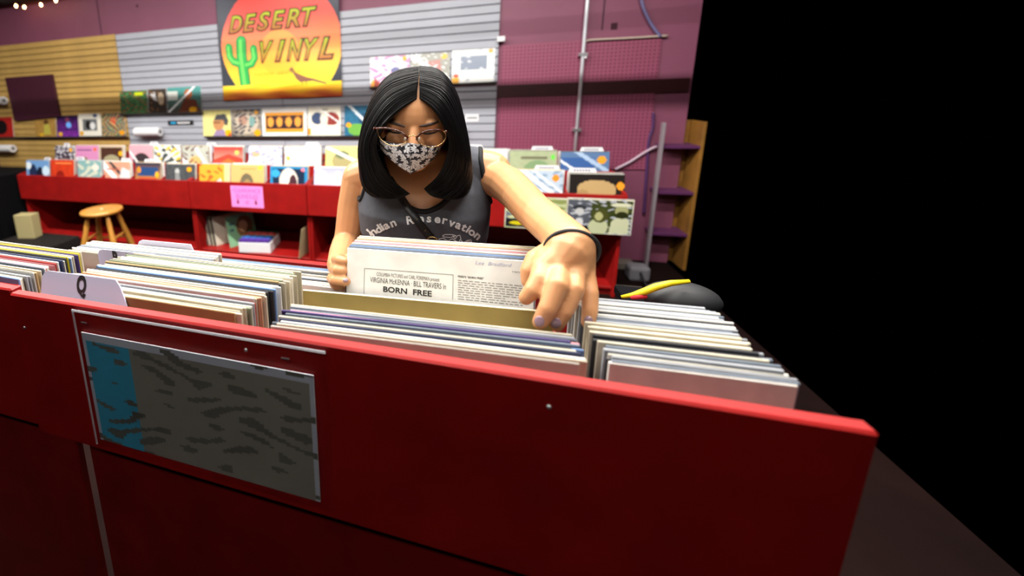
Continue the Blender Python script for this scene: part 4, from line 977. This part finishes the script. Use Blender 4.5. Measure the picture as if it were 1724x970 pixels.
# mask
def mask():
    nu, nv = 150, 110; vs = []; fs = []; cols = []; Pm = {}
    top = [(633, 232), (648, 238), (670, 242), (690, 240.5), (712, 244), (730, 246), (742, 242)]
    bot = [(637, 246), (650, 262), (670, 279), (691, 293), (712, 283), (730, 268), (742, 250)]
    def lerp_list(l, t):
        x = t * (len(l) - 1); i = min(int(x), len(l) - 2); f = x - i; return (l[i][0] * (1 - f) + l[i + 1][0] * f, l[i][1] * (1 - f) + l[i + 1][1] * f)
    for j in range(nv + 1):
        v = j / nv
        for i in range(nu + 1):
            u = i / nu; a = lerp_list(top, u); b_ = lerp_list(bot, u); x = a[0] * (1 - v) + b_[0] * v; y = a[1] * (1 - v) + b_[1] * v
            s = abs(2 * u - 1)
            Y = .864 + .020 * v * v + .004 * (1 - v) + .062 * s ** 1.5 - .006 * math.sin(math.pi * v) * (1 - s)
            vs.append(at(x, y, Y))
    # printed leaf sprays
    W2, H2 = 1.0, .62; leaves = []; rr = random.Random(5)
    for gy in range(6):
        for gx in range(9):
            cx = (gx + .5 * (gy % 2)) * .128 + rr.uniform(-.01, .01); cy = gy * .112 + .02 + rr.uniform(-.01, .01); a0 = rr.uniform(0, 6.28)
            for k in range(6): leaves.append((cx, cy, a0 + (k - 2.5) * .62, rr.uniform(.085, .105)))
    for j in range(nv):
        for i in range(nu):
            a = j * (nu + 1) + i; fs.append((a, a + nu + 1, a + nu + 2, a + 1))
            u = (i + .5) / nu; v = (j + .5) / nv * H2 * (1 - .55 * abs(2 * u - 1)) + .25 * abs(u - .5); colr = (.012, .012, .02)
            for (cx, cy, an, L) in leaves:
                dx, dy = u - cx, v - cy; t = dx * math.cos(an) + dy * math.sin(an); q_ = -dx * math.sin(an) + dy * math.cos(an)
                if 0 < t < L:
                    wd = .021 * math.sin(math.pi * (t / L) ** .8)
                    if abs(q_) < wd: colr = (.06, .06, .07) if abs(q_) > wd - .0042 else (.72, .72, .74)
            cols.append(colr)
    me = bpy.data.meshes.new('mask'); me.from_pydata(vs, [], fs); ca = me.color_attributes.new('Col', 'FLOAT_COLOR', 'CORNER'); buf = []
    for c_ in cols: buf += (list(c_) + [1.0]) * 4
    ca.data.foreach_set('color', buf)
    return modified(me, [('SOLIDIFY', dict(thickness=.0018, offset=-1))]), vs, nu, nv
mme, mvs, mnu, mnv = mask()
mk = part('face_mask', mme, mat('mask_cloth', rough=.75, attr='Col')); mk['label'] = 'black cloth mask with white leaf print'
seam = [mvs[j * (mnu + 1) + mnu // 2] + Vector((0, -.0008, 0)) for j in range(0, mnv + 1, 5)]
B_ = B().tube(seam, .0007, 6); me_ = B_.mesh('seam'); 
for v in me_.vertices: v.co -= PO
so = link('mask_seam', me_, mat('seam_thread', (.2, .2, .22), .8), mk)
for i0, sx in ((0, -1), (mnu, 1)):
    a = mvs[i0] ; b = mvs[mnv * (mnu + 1) + i0]; ear = HC + Vector((sx * .088, .0, -.02))
    for q_ in (a, b):
        me_ = B().tube([q_, q_.lerp(ear, .5) + Vector((sx * .004, 0, 0)), ear], .0013, 6).mesh('loop')
        for v in me_.vertices: v.co -= PO
        link('ear_loop', me_, BLACK, mk)

# glasses
def glasses():
    e = bpy.data.objects.new('glasses', None); COL.objects.link(e); e.parent = person; e['label'] = 'tortoiseshell and gold wire glasses'
    TORT = mat('tortoiseshell', hx('54200a'), .2, noise=.6, nscale=160, coat=.5); GOLDM = mat('gold_wire', hx('d8b080'), .25, metal=1); LENS = mat('lens_glass', (1, 1, 1), .02, trans=1, alpha=.10, spec=.6)
    YG = .868
    rims = [[(636, 216), (648, 216), (662, 218), (676, 223), (685, 230), (684, 238), (678, 243), (668, 246), (655, 244), (645, 238), (638, 229)],
            [(702, 231), (710, 224), (722, 220), (736, 219), (747, 221), (751, 228), (748, 237), (740, 244), (728, 248), (714, 245), (704, 239)]]
    def sm(l):
        L = len(l); out = []
        for i in range(L):
            p0, p1, p2, p3 = [Vector(l[(i + k) % L] + (0,)) for k in (-1, 0, 1, 2)]
            for k in range(5):
                t = k / 5; out.append(.5 * ((2 * p1) + (-p0 + p2) * t + (2 * p0 - 5 * p1 + 4 * p2 - p3) * t * t + (-p0 + 3 * p1 - 3 * p2 + p3) * t ** 3))
        return out
    def D(x): return YG + .000010 * (x - 693) ** 2 * .55
    def pp(name, b, m):
        me = b.mesh(name, True)
        for v in me.vertices: v.co -= PO
        return link(name, me, m, e, smooth=True)
    for r in rims:
        s = [at(p.x, p.y, D(p.x)) for p in sm(r)]; pp('rim', B().tube(s, .0011, 8, closed=True), GOLDM)
        me = bpy.data.meshes.new('lens'); me.from_pydata([p - PO for p in s], [], [tuple(range(len(s)))]); link('lens', me, LENS, e)
    for l in ([(630, 217), (636, 216), (648, 215.5), (662, 217.5), (676, 222.5), (686, 231), (685, 237)], [(702, 236), (702, 231), (709, 224), (721, 219.5), (736, 218.5), (746, 220)]):
        s = [at(x, y, D(x) - .0006) for x, y in l]; pp('brow_rim', B().tube(s, [.0028, .0024, .0019, .0019, .0022, .0022, .0016][:len(s)], 8), TORT)
    s = [at(x, y, D(x)) for x, y in ((686, 231), (691, 228.5), (697, 228.5), (702, 231))]; pp('bridge', B().tube(s, .0012, 8), GOLDM)
    for x, y in ((682, 234), (706, 234)): pp('nose_pad', B().ball(at(x, y, YG + .006), (.0022, .003, .004), nu=10, nv=8), mat('clear_pad', (.8, .75, .7), .2))
    for x, y, sx in ((630, 217, -1), (750, 222, 1)):
        a = at(x, y, D(x)); pp('temple', B().tube([a, a + Vector((sx * .004, .03, .002)), HC + Vector((sx * .09, .03, .0))], [.0030, .0024, .0022], 8), TORT)
glasses()

# tank top
def tanktop():
    b = B(); rings = [(x, y, z, rx + .006, ry + .006) for x, y, z, rx, ry in TORSO if .8 < z < 1.345]
    b.loft(rings, 48, 2.3)
    for (s, p) in ((-1, at(607, 300, 1.10)), (1, at(822, 290, 1.085))):
        b.capsule([Vector((CXP + s * .05, 1.095, 1.303)), p], [.060, .057], 20)
    me = remesh(b, .0035, 8, .5)
    bm = bmesh.new(); bm.from_mesh(me); kill = []
    for f in bm.faces:
        p = f.calc_center_median(); dx = p.x - CXP; front = p.y < 1.09
        if front: neck = p.z > neck_z(dx) and abs(dx) < .105
        else: neck = p.z > 1.27 + 5 * dx * dx and abs(dx) < .085
        arm = abs(dx) > arm_x(p.z, dx > 0)
        if neck or arm or p.z < .86: kill.append(f)
    bmesh.ops.delete(bm, geom=kill, context='FACES')
    for _ in range(3):      # drop stray corner faces
        bad = [f for f in bm.faces if sum(len(e.link_faces) == 1 for e in f.edges) >= 3]
        if bad: bmesh.ops.delete(bm, geom=bad, context='FACES')
    bmesh.ops.delete(bm, geom=[v for v in bm.verts if not v.link_faces], context='VERTS')
    nb = {}
    for e in bm.edges:
        if len(e.link_faces) == 1:
            a, c_ = e.verts; nb.setdefault(a, []).append(c_); nb.setdefault(c_, []).append(a)
    for _ in range(14):
        new = {v: (v.co + sum((n.co for n in l), Vector()) / len(l)) / 2 for v, l in nb.items() if len(l) == 2}
        for v, q in new.items(): v.co = q
    loops = []; seen = set()
    for v0 in nb:
        if v0 in seen: continue
        lp = [v0]; seen.add(v0)
        while True:
            nx = [n for n in nb[lp[-1]] if n not in seen]
            if not nx: break
            lp.append(nx[0]); seen.add(nx[0])
        if len(lp) > 40: loops.append([v.co.copy() for v in lp])
    bm.to_mesh(me); bm.free(); return me, loops
def neck_z(dx): return 1.214 + 8.5 * (dx - .012) ** 2
def arm_x(z, rt):
    if z < 1.215: return 9
    t = (z - 1.215) / .12
    return (.170 - .030 * min(1, t) ** .7) if rt else (.158 - .032 * min(1, t) ** .6)
tt, shirt_loops = tanktop()
ttv = BVHTree.FromPolygons([v.co.copy() for v in tt.vertices], [tuple(p.vertices) for p in tt.polygons])
sh = part('tank_top', modified(tt, [('SOLIDIFY', dict(thickness=.0015, offset=1))]), mat('charcoal_jersey', hx('50525a'), .85, noise=.2, nscale=60, bump=.15)); sh['label'] = 'charcoal grey tank top with arched white lettering'
LACE = mat('navy_black_lace', hx('07070b'), .8, bump=.3, nscale=300)
def front_pt(x, z, off=.002):
    for tree in (ttv, bvh):
        loc, nor, i, d = tree.ray_cast(Vector((x, .6, z)), Vector((0, 1, 0)))
        if loc is not None and loc.y < 1.14: return loc + Vector((0, -off, 0))
    return None
def sub(name, b, m, parent, smooth=True):
    me = b.mesh(name, True)
    for v in me.vertices: v.co -= PO
    return link(name, me, m, parent, smooth=smooth)
for lp in shirt_loops:
    cz = sum(p.z for p in lp) / len(lp); cxm = sum(p.x for p in lp) / len(lp)
    if cz < .95: continue
    nm = 'neckline_lace' if abs(cxm - CXP) < .06 else 'armhole_lace'
    pts = lp[::2]; ctr = Vector((cxm, sum(p.y for p in lp) / len(lp), cz))
    sub(nm, B().tube([p + Vector((0, -.0012, 0)) for p in pts], .0058, 8, closed=True), LACE, sh)
    b = B()
    for i, p in enumerate(pts):
        d = (ctr - p).normalized(); b.ball(p + d * .0055 + Vector((0, -.0015, 0)), (.0033, .0022, .0033), nu=8, nv=6)
    tag(sub('lace_scallops', b, LACE, sh), kind='stuff')

# shirt print
def proj_px(p):
    q = AX.T @ (np.array(p) - CAM); return CX + FP * q[0] / q[2], CY + FP * q[1] / q[2]
def hit_shirt(px, py, off=.0035):
    d = Vector(ray(px, py)).normalized(); loc, nor, i, dist = ttv.ray_cast(Vector(CAM), d)
    return None if loc is None else loc - d * off
def shirt_print(name, polys2d, m, off=.0035):
    vs = []; fs = []
    for vv, ff in polys2d:
        P_ = [hit_shirt(x, y, off) for x, y in vv]
        if sum(p is None for p in P_) > len(P_) * .4: continue
        ok_ = [p for p in P_ if p is not None]; P_ = [p if p is not None else min(ok_, key=lambda o: abs(proj_px(o)[0] - vv[i][0]) + abs(proj_px(o)[1] - vv[i][1])) for i, p in enumerate(P_)]
        n = len(vs); vs += [p - PO for p in P_]; fs += [tuple(i + n for i in f) for f in ff]
    if vs:
        me = bpy.data.meshes.new(name); me.from_pydata(vs, [], fs); link(name, me, m, sh)
SWH = mat('white_shirt_print', (.82, .82, .82), .8)
word = [('I', 625.5, 396, -40, 19), ('n', 632, 395, -43, 20), ('d', 640.5, 391, -38, 20), ('i', 646.5, 387.5, -34, 20), ('a', 653, 385, -29, 20), ('n', 664, 381, -24, 20),
        ('R', 692, 377, -9, 20), ('e', 709, 374, -2, 20), ('s', 722, 374, 3, 20), ('e', 736, 375, 8, 20), ('r', 748, 377, 13, 20), ('v', 759, 381, 20, 20), ('a', 769.5, 384.5, 26, 20), ('t', 778.5, 388, 31, 20), ('i', 785, 391, 35, 20), ('o', 791.5, 395.5, 39, 20), ('n', 800.5, 401.5, 43, 20)]
polys = []
for ch, px, py, an, size in word:
    vs, fs = text_mesh(ch, size * .97, .6, .0); mx_ = (max(v[0] for v in vs) + min(v[0] for v in vs)) / 2; a = math.radians(an)
    polys.append(([(px + (v[0] - mx_) * 1.1 * math.cos(a) + v[2] * math.sin(a), py + (v[0] - mx_) * 1.1 * math.sin(a) - v[2] * math.cos(a)) for v in vs], fs))
shirt_print('lettering', polys, SWH)
def stroke2d(l, w):
    out = []
    for (x0, y0), (x1, y1) in zip(l[:-1], l[1:]):
        L = math.hypot(x1 - x0, y1 - y0) or 1; nx, ny = -(y1 - y0) / L * w, (x1 - x0) / L * w
        out.append(([(x0 + nx, y0 + ny), (x1 + nx, y1 + ny), (x1 - nx, y1 - ny), (x0 - nx, y0 - ny)], [(0, 1, 2, 3)]))
    return out
em = []
for l in ([(745, 397), (749, 395), (762, 395), (768, 397), (758, 400), (747, 399), (745, 397)], [(762, 396), (766, 403), (770, 397), (774, 396), (776, 402), (772, 408), (766, 405)], [(738, 403), (746, 401), (754, 406), (762, 402), (768, 408)],
          [(776, 404), (780, 410), (786, 405), (793, 404), (795, 412)], [(782, 411), (788, 406), (795, 409)], [(785, 411), (788, 414)], [(803, 413), (810, 409), (814, 412)], [(712, 408), (722, 406), (730, 409)], [(740, 408), (752, 411), (764, 411)]):
    em += stroke2d(l, .55)
shirt_print('emblem', em, SWH)

# cross-body strap
LE = mat('black_leather', (.010, .010, .011), .35, noise=.2)
sp_ = []
for (x, y) in [(655, 300), (664, 315), (673, 330), (684, 346), (696, 362), (708, 378), (720, 393), (732, 408), (745, 424), (760, 445)]:
    d = Vector(ray(x, y)).normalized(); c_ = []
    for tr in (ttv, bvh):
        loc, n_, i, ds = tr.ray_cast(Vector(CAM), d)
        if loc is not None and loc.y > .93: c_.append((ds, loc))
    if c_: sp_.append(min(c_)[1] - d * .006)
stp = part('shoulder_strap', B().tube(sp_, .0095, 8, flat=.22, up=(1, 0, 0)), LE); stp['label'] = 'black leather cross-body strap'
bk = at(724, 402, .93); d = Vector(ray(728, 404)).normalized(); loc, n_, i, ds = ttv.ray_cast(Vector(CAM), d)
if loc is not None:
    q_ = loc - d * .012; sub('buckle', B().tube([q_ + Vector((math.cos(t) * .011, 0, math.sin(t) * .007)) for t in [k * .5236 for k in range(12)]], .0014, 6, closed=True), mat('brass', hx('c8a868'), .3, metal=1), stp)
for x, y in ((702, 369.5), (716, 388.5)):
    d = Vector(ray(x, y)).normalized(); loc, n_, i, ds = ttv.ray_cast(Vector(CAM), d)
    if loc is not None: sub('stud', B().ball(loc - d * .009, .0014, nu=8, nv=6), MATS['brass'], stp)

# wrist band
wa, wb_, = at(945, 396, .72), at(952, 424, .672)
ax = (wb_ - wa).normalized(); cc = at(962, 421, .678); u = Vector((1, 0, 0)); u -= u.dot(ax) * ax; u.normalize(); v_ = ax.cross(u)
ring = [cc + (u * math.cos(t) * .0365 + v_ * math.sin(t) * .0345) for t in [k * math.pi / 18 for k in range(36)]]
part('wrist_band', B().tube(ring, .0034, 8, closed=True), mat('black_elastic', (.01, .01, .011), .7))

# trousers
tr = B(); tr.loft([(CXP, 1.13, .70, .17, .118), (CXP, 1.13, .80, .172, .122), (CXP, 1.13, .90, .166, .116)], 32)
for s in (-1, 1): tr.capsule([(CXP + s * .085, 1.13, .76), (CXP + s * .09, 1.12, .46), (CXP + s * .09, 1.14, .09)], [.092, .066, .050], 16)
part('trousers', remesh(tr, .008, 6), mat('dark_denim', hx('23262f'), .8))
for s in (-1, 1):
    part('shoe', remesh(B().capsule([(CXP + s * .09, 1.16, .042), (CXP + s * .09, 1.02, .034)], [.042, .034], 14), .006, 4), BLACK)

# hair
def smooth_path(P, n):
    P = [Vector(p) for p in P]; Q = []; L = len(P) - 1
    for k in range(n):
        x = k / (n - 1) * L; i = min(int(x), L - 1); t = x - i; p0, p1, p2, p3 = P[max(i - 1, 0)], P[i], P[i + 1], P[min(i + 2, L)]
        Q.append(.5 * ((2 * p1) + (-p0 + p2) * t + (2 * p0 - 5 * p1 + 4 * p2 - p3) * t * t + (-p0 + 3 * p1 - 3 * p2 + p3) * t ** 3))
    return Q
def guides(side):
    if side < 0:
        g = [[(701.5, 166, .905), (676, 183, .896), (650, 208, .894), (633, 240, .902), (640, 272, .905), (660, 303, .912), (690, 326, .915)],
             [(703, 146, .912), (663, 166, .905), (634, 200, .908), (617, 243, .915), (622, 282, .915), (640, 314, .915), (670, 334, .915)],
             [(704.5, 128, .930), (655, 146, .935), (622, 190, .945), (607, 243, .95), (609, 288, .945), (618, 318, .93), (640, 334, .92)],
             [(705, 113, .985), (678, 117, .99), (652, 132, 1.0), (632, 160, 1.01), (618, 198, 1.02), (609, 240, 1.03), (611, 290, 1.02), (617, 316, .99), (628, 328, .965)],
             [(704, 118, 1.06), (668, 140, 1.085), (636, 190, 1.10), (622, 245, 1.11), (624, 290, 1.11), (632, 310, 1.10), (645, 318, 1.09)],
             [(708, 140, 1.10), (690, 170, 1.115), (670, 220, 1.125), (660, 260, 1.13), (660, 290, 1.13), (664, 305, 1.12), (670, 312, 1.11)]]
    else:
        g = [[(706.5, 166, .905), (728, 182, .896), (746, 208, .894), (757, 238, .902), (752, 268, .905), (738, 296, .912), (714, 318, .915)],
             [(706.5, 146, .912), (740, 164, .905), (762, 200, .908), (775, 243, .915), (774, 282, .915), (758, 312, .915), (730, 331, .915)],
             [(706, 128, .930), (748, 142, .935), (772, 190, .945), (785, 243, .95), (790, 288, .945), (783, 316, .93), (762, 336, .92)],
             [(705.5, 112, .985), (731, 115, .99), (752, 132, 1.0), (767, 160, 1.01), (777, 200, 1.02), (784, 240, 1.03), (789, 290, 1.02), (788, 316, .99), (780, 330, .965)],
             [(707, 118, 1.06), (738, 138, 1.085), (762, 190, 1.10), (772, 245, 1.11), (775, 290, 1.11), (772, 310, 1.10), (762, 318, 1.09)],
             [(704, 140, 1.10), (718, 170, 1.115), (728, 220, 1.125), (734, 260, 1.13), (736, 290, 1.13), (734, 305, 1.12), (730, 312, 1.11)]]
    return [smooth_path([at(*p) for p in l], 22) for l in g]
def hair():
    b = B(); rr = random.Random(11)
    for side in (-1, 1):
        g = guides(side); n = 26
        grid = []
        for k in range(n * 5 + 1):
            t = k / (n * 5); col_ = []
            for j in range(22): col_.append(smooth_at([g[m][j] for m in range(6)], t))
            grid.append(col_)
        # closed inner curtain
        step = 4; sel = grid[::step]; nn = len(sel); vs = []; fs = []
        ctr = HC + Vector((0, .03, 0))
        for col_ in sel:
            for j, p in enumerate(col_): 
                d = Vector((ctr.x - p.x, ctr.y - p.y, 0)); d = d.normalized() if d.length > 1e-4 else d
                vs.append(p + d * (.005 if 2 < j else .002) - Vector((0, 0, .0015)))
        for a in range(nn - 1):
            for j in range(21): fs.append((a * 22 + j, a * 22 + j + 1, (a + 1) * 22 + j + 1, (a + 1) * 22 + j))
        b.add(vs, fs)
        # locks
        for layer in range(3):
            for k in range(190):
                t = min(1, max(0, (k + rr.random()) / 190)); base = grid[int(t * n * 5)]
                end = 22 - rr.choice([0, 0, 1, 1, 2, 3]) ; st_ = rr.choice([0, 0, 0, 1]) if layer else 0
                w1, w2, ph = rr.uniform(-.003, .003), rr.uniform(-.003, .003), rr.uniform(0, 6)
                out = rr.uniform(-.002, .0025)
                pts = []; rd = []; base_r = rr.uniform(.0012, .0026) if layer < 2 else rr.uniform(.0005, .0010)
                for j in range(st_, end):
                    p = base[j]; d = Vector((p.x - ctr.x, p.y - ctr.y, 0)); d = d.normalized() if d.length > 1e-4 else d; f = j / 21
                    pts.append(p + d * (out + (.001 if j > 2 else 0)) + Vector((w1 * math.sin(f * 5 + ph) * f, w2 * math.cos(f * 4 + ph) * f, 0)))
                    rd.append(base_r * (.45 + .55 * min(1, f * 5)) * (1 if f < .75 else max(.10, 1 - (f - .75) * 3.9)))
                b.tube(pts, rd, 5)
    # rounded back of the head
    b.ball(HC + Vector((0, .055, .0)), (.098, .082, .10), HT, 24, 16)
    return b
def smooth_at(P, t):
    L = len(P) - 1; x = t * L; i = min(int(x), L - 1); t = x - i; p0, p1, p2, p3 = P[max(i - 1, 0)], P[i], P[i + 1], P[min(i + 2, L)]
    return .5 * ((2 * p1) + (-p0 + p2) * t + (2 * p0 - 5 * p1 + 4 * p2 - p3) * t * t + (-p0 + 3 * p1 - 3 * p2 + p3) * t ** 3)
hr_ = part('hair', hair(), HAIRM, fix=False); hr_['label'] = 'shoulder-length straight black hair with a middle parting'
